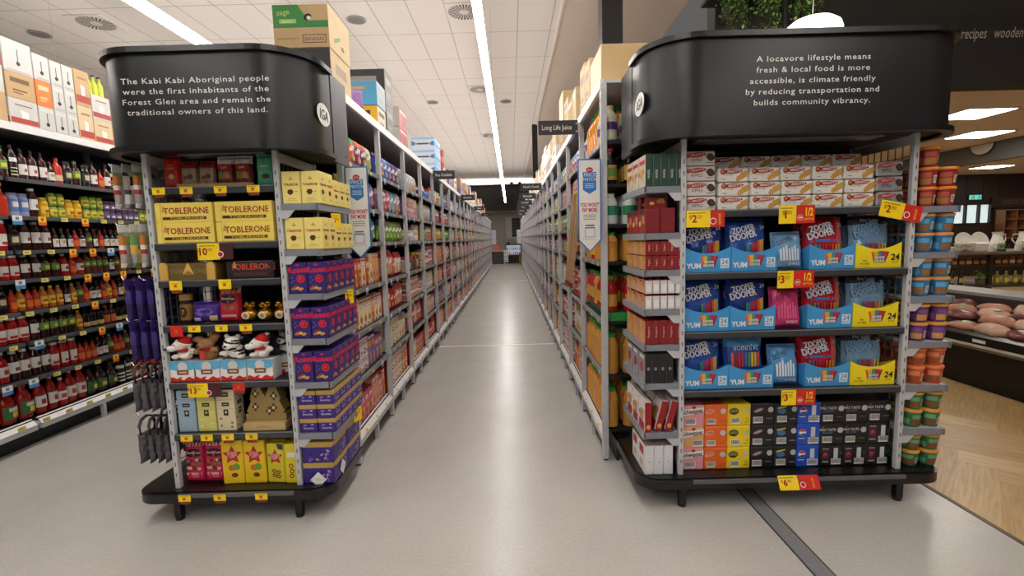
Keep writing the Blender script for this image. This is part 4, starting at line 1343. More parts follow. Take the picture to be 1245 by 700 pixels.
def drink_pack(kind):
    w, h, d = .1285, .124, .29
    colr = {'pink': C(226, 150, 156), 'orange': C(232, 104, 32), 'yellow': C(238, 208, 30), 'black': C(22, 22, 24, .3), 'solo': C(24, 24, 26, .3), 'blue': C(24, 80, 190), 'max': C(20, 20, 22, .3), 'can': C(19, 19, 21, .3), 'tan': C(226, 170, 110)}[kind]
    b = MB(); b.bbox(-w / 2, w / 2, -d / 2, d / 2, 0, h, colr, .005)
    y = -d / 2 - .0008
    disc = lambda x, z, r: b.ell(x, z, r, r, y, C(190, 190, 194), 14)
    if kind in ('pink', 'tan'):
        b.poly([(-.063, .06), (.063, .085), (.063, .112), (-.063, .1)], y, WHITE); b.text('Schweppes', BLACK, 0, .077, .025, y - .0005, 'C', rot=.1, sx=.70, bold=.02)
        b.ell(.006, .112, .011, .009, y - .0005, RED, 10); barcode(b, -.012 if kind == 'pink' else .03, .012, .06, .036, y)
    elif kind == 'orange':
        b.ell(-.034, .086, .026, .013, y, C(206, 190, 180), 14, .25); b.ell(-.034, .086, .021, .009, y - .0004, C(226, 80, 40), 12, .25); b.text('Sunkist', WHITE, -.034, .081, .009, y - .0008, 'C', rot=.25, sx=.8); disc(.04, .086, .016)
        barcode(b, -.026, .012, .05, .032, y); b.text('10 x 375', C(120, 50, 20), .04, .024, .009, y, 'C', sx=.7)
    elif kind == 'yellow':
        b.ell(-.03, .084, .027, .02, y, C(50, 44, 40), 14); b.ell(-.03, .094, .02, .009, y - .0002, C(90, 100, 70), 10); b.text('SOLO', YEL, -.03, .078, .011, y - .0006, 'C'); disc(.042, .084, .013); barcode(b, -.02, .012, .05, .034, y); b.text('10', C(90, 80, 20), .044, .034, .012, y); b.text('pack', C(90, 80, 20), .044, .02, .01, y)
    elif kind == 'black':
        b.ell(-.024, .086, .031, .011, y, C(120, 90, 84), 12, .35); b.ell(-.024, .086, .024, .006, y - .0004, C(196, 160, 150), 10, .35); disc(.044, .088, .016); barcode(b, -.026, .012, .054, .036, y); b.quad(.02, .056, .036, .040, y, C(140, 140, 144))
    elif kind == 'solo':
        b.ell(-.024, .078, .024, .017, y, C(70, 110, 160), 14); b.poly([(-.05, .09), (.0, .1), (.002, .108), (-.048, .099)], y - .0004, C(206, 190, 70)); disc(.046, .088, .016); barcode(b, -.022, .014, .054, .036, y); b.quad(.024, .056, .03, .034, y, C(150, 150, 154))
    elif kind == 'blue':
        b.ell(-.034, .076, .02, .02, y, WHITE, 18)
        b.poly([(-.034 + .019 * cos(a), .076 + .019 * sin(a)) for a in [pi * .08 + k * pi * .84 / 8 for k in range(9)]], y - .0004, C(206, 24, 44))
        b.poly([(-.034 + .019 * cos(a), .076 + .019 * sin(a)) for a in [pi * 1.16 + k * pi * .78 / 8 for k in range(9)]], y - .0004, C(20, 50, 140))
        b.quad(.012, .036, .05, .106, y, C(206, 210, 216)); barcode(b, .026, .01, .06, .036, y); b.quad(-.056, -.02, .04, .044, y, WHITE)
    elif kind == 'max':
        b.text('MAX TASTE', WHITE, -.024, .08, .015, y, 'C', sx=.8); b.text('NO SUGAR', C(90, 140, 210), -.024, .066, .010, y, 'C', sx=.8); disc(.046, .084, .016); b.text('*', WHITE, -.05, .095, .01, y); barcode(b, -.026, .012, .054, .036, y); b.quad(.022, .056, .034, .037, y, C(130, 130, 134))
    else:
        b.quad(-.052, -.012, .03, .098, y, C(70, 34, 40)); b.quad(-.05, -.014, .022, .03, y, C(150, 150, 154)); b.quad(-.05, -.014, .098, .104, y, C(150, 150, 154)); b.ell(-.032, .066, .012, .014, y - .0004, C(190, 60, 76), 12); b.ell(-.03, .06, .009, .005, y - .0008, C(30, 50, 110), 8)
        b.quad(.014, .038, .046, .106, y, C(206, 208, 212)); barcode(b, .028, .01, .054, .034, y); b.ell(.056, .076, .008, .01, y, C(50, 60, 110), 8)
    b.box(-.03, .03, -.03, .03, h, h + .0012, colr)
    return Proto('drink_pack', 'soft drink', b)


DP = {k: drink_pack(k) for k in ('pink', 'tan', 'orange', 'yellow', 'black', 'solo', 'blue', 'max', 'can')}
grid = [('pink', 'tan', 'pink'), ('orange',) * 3, ('yellow',) * 3, ('black',) * 3, ('solo',) * 3, ('blue',) * 3, ('can', 'max', 'max'), ('can', 'max', 'max'), ('can', 'can', 'max')]
DD = {'pink': 'pink and white', 'tan': 'orange and white', 'orange': 'bright orange', 'yellow': 'yellow', 'black': 'black with pale oval', 'solo': 'black with yellow emblem', 'blue': 'blue with round emblem', 'max': 'black with white wording', 'can': 'black with can picture'}
for c in range(9):
    for t_ in range(3):
        k = grid[c][t_]
        DP[k].put((.988 + .1302 * c, 2.695, .175 + .1255 * t_), 0, '%s soft drink pack, %s column from left, %s layer' % (DD[k], ORD[c], ('bottom', 'middle', 'top')[t_]), 'soft drink packs')

# biscuit boxes on the side shelf towards the aisle


def flat_box(spine, face, top, pr_s, pr_f, w=.036, d=.13, h=.15):
    b = MB(); b.bbox(-w / 2, w / 2, -d / 2, d / 2, 0, h, spine, .002)
    b.box(-w / 2 - .0006, -w / 2, -d / 2 + .002, d / 2 - .002, .002, h - .002, face)
    b.box(-w / 2, w / 2, -d / 2, d / 2, h, h + .0008, top)
    M0 = b.M.copy()
    b.M = Matrix.Translation((0, -d / 2 - .0006, 0)); pr_s(b)
    b.M = Matrix.Translation((-w / 2 - .0014, 0, 0)) @ RZP(-pi / 2); pr_f(b)
    b.M = M0
    return Proto('biscuit_box', 'biscuits', b)


def cookies(m, z=.05, n=5, col=C(214, 166, 86)):
    rn = random.Random(n)
    for k in range(n): m.ell(rn.uniform(-.04, .04), z + rn.uniform(-.025, .03), .018, .016, -.0003 * k, col if k % 2 else C(190, 134, 64), 8)


def spine_txt(colr):
    def f(m): m.text('WAFER', colr, .004, .04, .012, 0, 'L', rot=pi / 2, sx=.8)
    return f


DG = C(18, 62, 46); DR = C(134, 18, 30); SB = C(206, 206, 208)
FL = {'green': flat_box(DG, C(206, 190, 170), DG, spine_txt(WHITE), lambda m: (cookies(m, .06, 6), m.quad(-.05, .05, .12, .14, 0, RED)), h=.165, d=.13),
      'redcookie': flat_box(C(120, 18, 26), C(150, 24, 30), C(150, 24, 30), lambda m: None, lambda m: (cookies(m, .05, 5, C(236, 214, 120)), m.quad(-.05, .05, .1, .125, 0, C(60, 14, 18))), w=.075, h=.128),
      'redspine': flat_box(DR, C(206, 150, 100), DR, lambda m: m.text('fingers', C(230, 200, 190), .004, .022, .009, 0, 'L', rot=pi / 2), lambda m: cookies(m, .04, 6), h=.074),
      'white': flat_box(SB, C(206, 160, 120), RED, lambda m: m.quad(-.012, .012, .012, .05, 0, C(226, 226, 226)), lambda m: (cookies(m, .04, 5), m.quad(-.05, .05, .058, .07, 0, RED)), h=.072),
      'dark': flat_box(C(26, 26, 28), C(150, 148, 150), C(60, 60, 62), lambda m: m.ell(0, .08, .008, .01, 0, C(140, 140, 144), 8), lambda m: (m.ell(0, .08, .03, .03, 0, C(170, 30, 40)), m.quad(-.04, .04, .13, .145, 0, WHITE)), h=.16),
      'redwhite': flat_box(C(150, 20, 30), C(226, 222, 218), C(200, 196, 190), lambda m: m.ell(0, .03, .012, .014, 0, C(214, 150, 90), 8), lambda m: (m.ell(0, .08, .036, .04, 0, C(190, 150, 130)), m.quad(-.05, .05, .0, .05, 0, C(160, 24, 34)), cookies(m, .09, 4)), h=.17),
      'whitetall': flat_box(C(216, 216, 220), C(232, 230, 228), C(170, 150, 140), lambda m: m.quad(-.006, .006, .07, .073, 0, C(110, 110, 114)), lambda m: (m.quad(-.04, .04, .1, .15, 0, C(170, 30, 40)), m.ell(0, .05, .03, .02, 0, C(206, 170, 150))), w=.05, h=.165)}
sets = [(RS[0], 'green', 5, 1, 'dark green'), (RS[1], 'redcookie', 2, 1, 'red cookie'), (RS[2], 'redspine', 5, 2, 'crimson'), (RS[3], 'white', 5, 2, 'white and red'), (RS[4], 'redspine', 5, 1, 'crimson'), (RS[5], 'dark', 4, 1, 'black spined'), (RS[6], 'redwhite', 3, 1, 'red and white')]
for s_i, (z, k, n, tiers, nm) in enumerate(sets):
    P = FL[k]
    wid = P.body.vertices and max(v.co.x for v in P.body.vertices) - min(v.co.x for v in P.body.vertices) + .0015
    if k == 'redspine' and tiers == 1: sc = (1, 1, 1.75)
    else: sc = None
    for r in range(3):
        for c in range(n):
            for t_ in range(tiers):
                hz = max(v.co.z for v in P.body.vertices) + .0012
                tilt = radians(14) if k == 'redwhite' and c > 0 else 0
                P.put((.728 + wid * (c + (.35 * c if k == 'redwhite' else 0)) + (.0 if k != 'redcookie' else .02), 2.572 + .133 * r, z + hz * t_ + (.009 if tilt else 0)), 0, '%s biscuit box, %s from aisle, %s back, %s tier, %s side shelf' % (nm, ORD[c], ORD[r], ('lower', 'upper')[t_], ORD[s_i]), 'boxes on the %s biscuit side shelf' % ORD[s_i], ry=tilt, scale=sc)
for c in range(2):
    FL['redcookie'].put((.79, 2.60 + .135 * c, RS[1] + .1305), pi / 2, 'red cookie box lying on top of the others, %s back, second side shelf' % ORD[c], 'cookie boxes on top', ry=0, scale=(.9, .8, .55))
for r in range(2):
    for c in range(3):
        FL['whitetall'].put((.735 + .053 * c, 2.575 + .135 * r, .175), 0, 'white biscuit box on the base tray, %s from the aisle, %s back' % (ORD[c], ORD[r]), 'white boxes on the base tray')

# dessert tubs on the side shelf towards the produce hall


def tub(bodyc, lidc, labc, low):
    b = MB(); b.lathe([(.034, 0), (.036, .004), (.0455, .088)], bodyc, 18)
    l = MB(); l.lathe([(.0475, .088), (.0485, .09), (.0485, .101), (.046, .104)], lidc, 18)
    k = MB(); M0 = k.M.copy()
    def patch(a0, a1, z0, z1, m):
        n = 6
        for i in range(n):
            q = []
            for a, z in ((a0 + (a1 - a0) * i / n, z0), (a0 + (a1 - a0) * (i + 1) / n, z0), (a0 + (a1 - a0) * (i + 1) / n, z1), (a0 + (a1 - a0) * i / n, z1)):
                r = .0362 + .0096 * (z - .004) / .084 + .0007; q.append((r * sin(a), -r * cos(a), z))
            k.add(q, [(0, 1, 2, 3)], m)
    patch(-1.1, .25, .012, .045, low); patch(-1.0, .2, .05, .075, labc); patch(.45, 1.1, .02, .06, C(206, 200, 190)); patch(.5, 1.05, .026, .054, C(150, 146, 140)); patch(-2.8, -1.3, .015, .05, labc)
    return Proto('dessert_tub', 'dessert', b, (('lid', l), ('label', k)))


TUBS = {'maroon': tub(C(150, 36, 40), C(226, 140, 40), C(190, 90, 70), C(176, 120, 60)), 'blue': tub(C(44, 120, 170), C(226, 150, 70), C(100, 170, 210), C(150, 100, 60)), 'purple': tub(C(96, 48, 116), C(226, 160, 70), C(130, 80, 150), C(206, 150, 80)),
        'orange': tub(C(206, 84, 48), C(226, 130, 80), C(226, 140, 90), C(150, 80, 40)), 'green': tub(C(52, 116, 76), C(230, 160, 60), C(110, 170, 120), C(130, 80, 44))}
for s_i, (z, k) in enumerate(zip(RP + [.175], ('maroon', 'blue', 'blue', 'purple', 'orange', 'green', 'green'))):
    for r in range(3):
        for c in range(2):
            for t_ in range(2):
                TUBS[k].put((2.216 + .104 * c + (.004 if t_ else 0), 2.5605 + .104 * r, z + (.1017 if s_i < 6 else .0905) * t_), random.uniform(-.5, .5), '%s dessert tub on the %s tub shelf, %s column, %s back, %s' % (k, ORD[s_i], ('post-side', 'outer')[c], ORD[r], ('lower', 'upper')[t_]), 'dessert tubs on the %s shelf' % ORD[s_i], scale=(1, 1, .97 if s_i < 6 else .862))
TUBS['maroon'].put((2.217, 2.556, RP[0] + .2046), 0, 'maroon dessert tub alone at the top of its stack under the header')

# ------------------------------------------------------------------ price tickets on the display ends
TKY = C(250, 214, 20); TKR = C(206, 36, 30); TKO = C(226, 90, 30)


def ticket(x, z, w, h, price, lab, red=0.0, y=2.4955, rx=0.0, rz=0.0, half=False, rloc=None, ry=0.0):
    b = MB(); b.box(-w / 2, w / 2, -.0015, 0, -h / 2, h / 2, TKY)
    q = -.002
    if price:
        dol, ct = (price.split('.') + [''])[:2]
        lx = -w * .06
        b.text(dol, C(150, 20, 20), lx, -h * .2, h * .42, q, 'R' if ct else 'C', sx=.95, bold=.03); b.text('$', C(150, 20, 20), lx - glyphs(dol)[2] * h * .42 - w * .03, h * .0, h * .22, q, 'R')
        if ct: b.text(ct, C(150, 20, 20), lx + w * .03, h * .02, h * .2, q, 'L')
    else:
        b.quad(-w * .36, w * .36, h * .12, h * .17, q, C(150, 60, 20)); b.quad(-w * .1, w * .14, -h * .2, h * .06, q, C(190, 60, 30)); b.quad(-w * .36, w * .36, -h * .38, -h * .33, q, C(170, 140, 30))
    b.quad(-w * .42, w * .3, h * .32, h * .37, q, C(150, 130, 30))
    o = b.obj('price_ticket')
    if red:
        r = MB(); r.box(w / 2, w / 2 + red, -.0012, 0, -h / 2, h / 2, TKR if not half == 'dark' else C(70, 26, 28))
        if half and half != 'dark':
            r.text('1/2', YEL, w / 2 + red * .70, -h * .08, h * .42, -.0018, 'C', sx=.62, bold=.03); r.text('price', YEL, w / 2 + red * .70, -h * .32, h * .18, -.0018, 'C')
            r.ell(w / 2 + red * .21, -h * .18, h * .17, h * .17, -.0018, C(236, 214, 206), 16); r.ell(w / 2 + red * .21, -h * .18, h * .145, h * .145, -.0022, C(206, 60, 56), 16); r.quad(w / 2 + red * .21 - h * .1, w / 2 + red * .21 + h * .1, -h * .22, -h * .14, -.0026, WHITE)
        elif half != 'dark':
            r.ell(w / 2 + red * .2, -h * .15, h * .2, h * .2, -.0018, WHITE, 14); r.ell(w / 2 + red * .2, -h * .15, h * .15, h * .15, -.0022, RED, 14); r.text('special', YEL, w / 2 + red * .72, -h * .36, h * .17, -.0018, 'L', rot=pi / 2)
        else:
            r.ell(w / 2 + red * .05, -h * .18, h * .2, h * .2, -.0018, WHITE, 14); r.ell(w / 2 + red * .05, -h * .18, h * .15, h * .15, -.0022, RED, 14)
        r.obj('special_panel', o)
    o.location = (x, y, z); o.rotation_euler = (rx, ry, rz)
    tag(o, lab, 'price ticket')
    return o


def small_ticket(x, z, lab, red=True, y=2.4955, col=None, w=.066, h=.036):
    b = MB(); b.box(-w / 2, w / 2, -.0012, 0, -h / 2, h / 2, col or TKY)
    b.quad(-.010, .006, -.010, .006, -.0018, C(190, 110, 20)); b.quad(-w * .4, w * .3, .010, .012, -.0018, C(150, 120, 20))
    o = b.obj('price_ticket')
    if red:
        r = MB(); r.box(-w / 2 + .008, w / 2 - .004, -.0008, 0, -h / 2 - .016, -h / 2, C(130, 50, 40)); r.obj('lower_strip', o)
    o.location = (x, y, z)
    tag(o, lab, 'price ticket', 'small yellow price tickets')


# right display
ticket(.982, 1.575, .125, .088, '2.50', 'yellow ticket reading $2.50 below the chocolate biscuits', .075)
ticket(1.448, 1.585, .090, .094, '1.85', 'yellow ticket reading $1.85 with red half price panel', .098, half=True)
ticket(1.990, 1.596, .125, .085, '2.80', 'yellow tilted ticket reading $2.80 below the silver biscuits', .095, y=2.492, ry=radians(12))
ticket(1.448, 1.245, .085, .092, '3.25', 'yellow ticket reading $3.25 with red half price panel above the pink bag', .108, half=True)
ticket(1.487, .60, .080, .085, '3.25', 'yellow ticket reading $3.25 with red half price panel above the soft drinks', .105, half=True)
ticket(1.462, .150, .105, .075, '6.85', 'yellow and red ticket leaning on the front edge of the right base tray', .115, y=2.428, rx=radians(-28))
# left display
for k, x in enumerate((-1.815, -1.672, -1.495, -1.325)): small_ticket(x, 1.792, '%s small yellow ticket from the left under the gift bags' % ORD[k])
ticket(-1.585, 1.474, .115, .086, '10.00', 'large yellow ticket reading $10 under the yellow bar trays', .07, half='dark')
for k, x in enumerate((-1.775, -1.515)): small_ticket(x, 1.300, '%s yellow ticket under the gold and black bar trays' % ('left', 'right')[k], h=.05)
small_ticket(-1.795, 1.055, 'red and yellow ticket at the left end under the dark jar', False, col=TKR, h=.06)
for k, x in enumerate((-1.70, -1.555, -1.425)): small_ticket(x, 1.066, '%s yellow ticket in the row above the plush toys' % ORD[k], k == 2)
ticket(-1.712, .728, .11, .076, '13.00', 'large yellow ticket reading $13 over the pale blue gift boxes', .07, half='dark')
small_ticket(-1.49, .742, 'red and orange ticket above the tree shaped box', True, col=TKR, h=.045)
for k, x in enumerate((-1.80, -1.69, -1.575, -1.445)): small_ticket(x, .462, '%s yellow ticket from the left above the pink bags and cartons' % ORD[k])
for k, x in enumerate((-1.80, -1.61, -1.385)):
    small_ticket(x, .150, '%s yellow ticket from the left on the front edge of the left base tray' % ORD[k], y=2.434)
for k, (y, z) in enumerate(((2.72, 1.625), (2.86, 1.175), (2.88, .43))):
    o = ticket(0, 0, .075, .085, ('4.00', '12.00', '9.00')[k], 'yellow ticket hung on the aisle edge of the side shelf, %s from the top' % ORD[k]); o.location = (-.990, y, z); o.rotation_euler = (0, 0, radians(70))
for k, (x, y, z, rz) in enumerate(((-1.10, 2.504, .20, 0), (-1.005, 2.62, .22, pi / 2))):
    b = MB(); b.slab([(0, -.045), (.045, 0), (0, .045), (-.045, 0)], -.0012, 0, WHITE); b.quad(-.014, .014, -.006, .006, -.0016, C(214, 214, 214))
    o = b.obj('diamond_card'); o.location = (x, y, z); o.rotation_euler = (0, 0, rz); tag(o, 'white diamond card on the purple base boxes, %s' % ('facing the front', 'facing the aisle')[k], 'card')

# ------------------------------------------------------------------ bottles and jars on the sauce wall
def cyl_label(z0, z1, r, m, a0=-1.25, a1=1.25, extra=None):
    k = MB(); n = 10
    def strip(za, zb, aa, ab, mm, off=.0008):
        for i in range(n):
            q = []
            for a, z in ((aa + (ab - aa) * i / n, za), (aa + (ab - aa) * (i + 1) / n, za), (aa + (ab - aa) * (i + 1) / n, zb), (aa + (ab - aa) * i / n, zb)):
                rr = (r(z) if callable(r) else r) + off; q.append((rr * sin(a), -rr * cos(a), z))
            k.add(q, [(0, 1, 2, 3)], mm, True)
    strip(z0, z1, a0, a1, m)
    for e in (extra or []):
        strip(e[0], e[1], e[2], e[3], e[4], .0014)
    return k


def bottle(name, cat, h, r, liquid, capc, labm, lz=(.12, .55), neck=.3, shoulder=.62, flat=1.0, capr=.42, extra=None, capfrac=.1, waist=0):
    """plastic or glass sauce bottle: body, cap, label"""
    hb = h * (1 - capfrac)
    b = MB()
    prof = [(r * .86, 0), (r, h * .02), (r * (1 - waist * .3), h * .3), (r * (1 - waist), h * .45), (r, h * shoulder), (r * .82, h * (shoulder + .1)), (r * (neck + .12), h * (shoulder + .2)), (r * neck, hb)]
    prof = [p for i, p in enumerate(prof) if i == 0 or p[1] > prof[i - 1][1]]
    b.lathe(prof, liquid, 14, sy=flat)
    c = MB(); c.lathe([(r * capr, hb), (r * capr, h - .003), (r * capr * .85, h)], capc, 12)
    parts = [('cap', c)]
    if labm:
        parts.append(('label', cyl_label(h * lz[0], h * lz[1], r, labm, extra=[(h * e[0], h * e[1], e[2], e[3], e[4]) for e in (extra or [])])))
    return Proto(name, cat, b, parts)


SAU = lambda n, c: mat(n, c, .18, 0, .05, 8)
KET, BBQ, SOY, MUS, GRN, AMB, CHI = SAU('tomato_sauce', (168, 24, 20)), SAU('barbecue_sauce', (58, 22, 18)), SAU('soy_sauce', (26, 16, 14)), SAU('mustard', (222, 170, 36)), SAU('green_glass', (40, 70, 36)), SAU('amber_sauce', (176, 96, 30)), SAU('chilli_sauce', (190, 52, 26))
LW, LBG, LGR, LYE, LRE, LBL, LOR = C(226, 222, 216), C(210, 190, 150), C(96, 150, 70), C(232, 200, 60), C(190, 40, 36), C(90, 120, 180), C(222, 110, 40)
DARKL = C(40, 36, 34)
WB = {
    'brown': bottle('sauce_bottle', 'bottle', .235, .034, BBQ, BLACK, LW, (.16, .5), extra=[(.26, .36, -.3, .3, LRE)]),
    'soy': bottle('soy_bottle', 'bottle', .255, .033, SOY, C(60, 24, 20), LW, (.5, .62), neck=.4, shoulder=.66, extra=[(.1, .14, -1.2, 1.2, LBG), (.2, .23, -1.2, 1.2, LBG), (.3, .33, -1.2, 1.2, LBG)]),
    'green': bottle('sauce_bottle', 'bottle', .215, .036, BBQ, LGR, LGR, (.3, .6), extra=[(.36, .5, -.5, .5, LYE)]),
    'jar_dark': bottle('sauce_bottle', 'bottle', .2, .042, SOY, BLACK, DARKL, (.2, .6), neck=.7, shoulder=.7, capr=.72, extra=[(.3, .52, -.5, .5, LBG)]),
    'tom': bottle('ketchup_bottle', 'bottle', .235, .036, KET, WHITE, LW, (.2, .52), extra=[(.28, .42, -.5, .5, LRE)]),
    'tomy': bottle('ketchup_bottle', 'bottle', .245, .037, CHI, LYE, None, neck=.25, shoulder=.5),
    'tomw': bottle('ketchup_bottle', 'bottle', .225, .037, KET, WHITE, LW, (.16, .56), neck=.62, shoulder=.72, capr=.8, extra=[(.2, .3, -.7, .7, LRE)]),
    'bbqw': bottle('barbecue_bottle', 'bottle', .225, .037, BBQ, WHITE, LW, (.25, .62), neck=.5, shoulder=.7, capr=.6, extra=[(.32, .44, -.2, .7, C(140, 60, 40))]),
    'purp': bottle('mint_jar', 'jar', .175, .036, C(150, 156, 190), C(110, 100, 130), LBL, (.2, .75), neck=.8, shoulder=.8, capr=.82, extra=[(.4, .62, -.6, .6, LW)]),
    'mus': bottle('mustard_jar', 'jar', .16, .037, MUS, LYE, LYE, (.2, .55), neck=.7, shoulder=.72, capr=.75, extra=[(.25, .38, -.6, .6, LRE)]),
    'gjar': bottle('relish_jar', 'jar', .1, .033, C(120, 150, 50), LGR, LYE, (.2, .7), neck=.8, shoulder=.75, capr=.84, extra=[(.3, .5, -.7, .7, LGR)]),
    'pjar': bottle('jam_jar', 'jar', .085, .031, C(70, 36, 60), LW, C(120, 90, 150), (.2, .7), neck=.8, shoulder=.75, capr=.84, extra=[(.3, .5, -.6, .6, LW)]),
    'small': bottle('marinade_bottle', 'bottle', .175, .027, SOY, C(120, 40, 26), LW, (.12, .5), neck=.36, shoulder=.56, extra=[(.3, .42, -.6, .6, C(200, 150, 120))]),
    'smallr': bottle('marinade_bottle', 'bottle', .17, .027, CHI, BLACK, LOR, (.14, .45), neck=.36, shoulder=.56),
    'smallg': bottle('marinade_bottle', 'bottle', .18, .029, C(90, 40, 22), LGR, LGR, (.35, .62), neck=.4, shoulder=.66, extra=[(.42, .52, -.5, .5, LYE)]),
    'smally': bottle('marinade_bottle', 'bottle', .17, .028, AMB, LYE, LYE, (.18, .56), neck=.4, shoulder=.62, extra=[(.3, .4, -.7, .7, LRE)]),
    'dark_y': bottle('soy_bottle', 'bottle', .215, .033, SOY, BLACK, C(214, 190, 120), (.08, .26), neck=.3, shoulder=.56),
    'orange': bottle('marinade_bottle', 'bottle', .17, .029, BBQ, LOR, LOR, (.1, .5), neck=.36, shoulder=.6),
    'chili': bottle('chilli_bottle', 'bottle', .215, .034, CHI, LRE, C(226, 200, 160), (.12, .34), neck=.34, shoulder=.6),
    'jug': bottle('sauce_jug', 'bottle', .27, .062, KET, LRE, C(60, 110, 60), (.14, .5), neck=.4, shoulder=.6, capr=.42, flat=.8, extra=[(.2, .34, -.4, .4, LYE), (.36, .46, -.7, .7, LW)]),
    'jugb': bottle('sauce_jug', 'bottle', .235, .052, BBQ, BLACK, C(60, 110, 60), (.16, .5), neck=.4, shoulder=.62, capr=.42, flat=.8, extra=[(.22, .36, -.4, .4, LYE)]),
    'tall': bottle('ketchup_bottle', 'bottle', .285, .042, KET, WHITE, LW, (.18, .5), neck=.34, shoulder=.6, capr=.4, flat=.8, extra=[(.26, .4, -.4, .4, LRE)]),
    'cola': bottle('soy_bottle', 'bottle', .24, .04, SOY, BLACK, LW, (.62, .74), neck=.4, shoulder=.75, extra=[(.1, .16, -1.2, 1.2, LW), (.24, .3, -1.2, 1.2, LW), (.38, .44, -1.2, 1.2, LW)]),
}
WNAME = {'brown': 'brown sauce bottle with white label', 'soy': 'tall black banded soy bottle', 'green': 'dark bottle with green cap', 'jar_dark': 'squat black sauce bottle', 'tom': 'red sauce bottle with white label', 'tomy': 'plain red bottle with yellow cap', 'tomw': 'wide red bottle with white cap',
         'bbqw': 'dark bottle with white label', 'purp': 'pale blue mint jar', 'mus': 'yellow mustard jar', 'gjar': 'small green relish jar', 'pjar': 'small purple jam jar', 'small': 'small dark marinade bottle', 'smallr': 'small red orange label bottle', 'smallg': 'small green capped bottle', 'smally': 'small yellow label bottle',
         'dark_y': 'black bottle with cream label', 'orange': 'small dark orange label bottle', 'chili': 'red chilli bottle', 'jug': 'big red sauce jug', 'jugb': 'big dark sauce jug', 'tall': 'tall red squeeze bottle', 'cola': 'black white striped bottle'}
seqs = [(LEV_W[0], 'jar_dark green soy brown brown brown small chili jar_dark green jar_dark brown smallr brown soy brown green brown smallr chili brown'.split()),
        (LEV_W[1], 'tomy tomy purp purp bbqw mus gjar2 gjar2 mus mus gjar2 gjar2 gjar2 pjar2 pjar2 pjar2 pjar2 pjar2 pjar2 gjar2 gjar2 pjar2 pjar2 gjar2'.split()),
        (LEV_W[2], 'tomw tomw jar_dark bbqw bbqw bbqw small small small smallr small smallg small smallr small small small smally small small smallr small small small small'.split()),
        (LEV_W[3], 'tomw tomw tomw bbqw bbqw green green tom smallr tom smallg smallg smallg smallg small smallg smally smallg small smally smallg small smally small small'.split()),
        (LEV_W[4], 'smallr jar_dark smallr smally smallr smallr smally smally smally small smally smallg smallr small small smallr smally smallr small smally smallr small smally small'.split()),
        (LEV_W[5], 'tom tomw tomw tomw bbqw green green green green smally dark_y dark_y dark_y orange orange dark_y dark_y orange orange dark_y smallr dark_y'.split()),
        (LEV_W[6], 'tom tom bbqw bbqw bbqw bbqw tomw tomw tomw smallr smallr smallr small small smallg smallr smallr smallg small smallr smallg smallr smallr'.split()),
        (.2135, 'jug jug jug tall tall tom tall tall jugb jugb jugb cola cola chili chili chili chili chili chili chili chili'.split())]
SHN = ['top', 'second', 'third', 'fourth', 'fifth', 'sixth', 'seventh', 'bottom']
for s_i, (z, seq) in enumerate(seqs):
    ys = (3.50, 3.47, 3.44, 3.41, 3.38, 3.35, 3.32, 3.27)[s_i]
    seq = [seq[0].rstrip('2')] * 6 + seq
    y = ys - 6 * (2 * max(v.co.x for v in WB[seq[0]].body.vertices) + .0075)
    cnt = {}
    i = 0
    while y < 5.35:
        k = seq[i % len(seq)] if i < len(seq) else random.choice(seq[-6:])
        i += 1
        two = k.endswith('2'); k = k.rstrip('2')
        P = WB[k]
        r = max(v.co.x for v in P.body.vertices)
        h = max(v.co.z for p in P.parts for v in p[1].vertices)
        near = i <= 6          # these stand before the edge of the photograph
        if not near: cnt[k] = cnt.get(k, 0) + 1
        pos_ = ORD[i - 1] + ' near end of' if near else ORD[cnt[k] - 1] + ' along'
        for t_ in range(2 if two else 1):
            zs_ = min(1, (.36, .25, .225, .185, .21, .2, .245, .285)[s_i] / (h * (2 if two else 1) + .003))
            P.put((-3.765 - r, y + r, z + .0015 + (h * zs_ + .001) * t_), pi / 2 + random.uniform(-.3, .3), '%s, %s the %s sauce wall shelf%s' % (WNAME[k], pos_, SHN[s_i], ', upper' if t_ else ''), 'bottles on the %s sauce wall shelf' % SHN[s_i], scale=(1, 1, zs_))
            if r < .034 and not two:
                P.put((-3.765 - 3.15 * r, y + r, z + .0015), pi / 2, '%s behind, %s the %s sauce wall shelf' % (WNAME[k], pos_, SHN[s_i]), 'second row bottles on the sauce wall', scale=(1, 1, zs_))
        y += 2 * r + random.uniform(.003, .012)

# shelf edge tickets of the sauce wall
tk_y = MB(); tk_y.box(-.03, .03, -.001, 0, -.016, .016, C(226, 214, 120)); tk_y.quad(-.024, .01, -.004, .006, -.0014, C(170, 150, 80))
tk_w = MB(); tk_w.box(-.036, .036, -.001, 0, -.05, .018, WHITE); tk_w.quad(-.036, .036, -.05, -.022, -.0014, C(70, 130, 190)); tk_w.quad(-.014, .012, -.014, .008, -.0014, C(110, 130, 150))
tk_o = MB(); tk_o.box(-.032, .032, -.001, 0, -.05, .018, C(246, 196, 40)); tk_o.quad(-.032, .032, -.05, -.026, -.0014, C(222, 96, 40)); tk_o.quad(-.012, .01, -.016, .006, -.0014, C(190, 60, 20))
TK = {'y': (Proto('shelf_ticket', 'shelf ticket', tk_y), 'pale yellow'), 'w': (Proto('shelf_ticket', 'shelf ticket', tk_w), 'white and blue'), 'o': (Proto('shelf_ticket', 'shelf ticket', tk_o), 'yellow and orange')}
pat = ['', 'ywoyoyyyyy', 'yyyoowwwyy', 'wwyyoooyooo', 'yyyyoyyyyy', 'ywyyowyyyy', 'wwyyyoyyy', 'yyyyyywyyy']
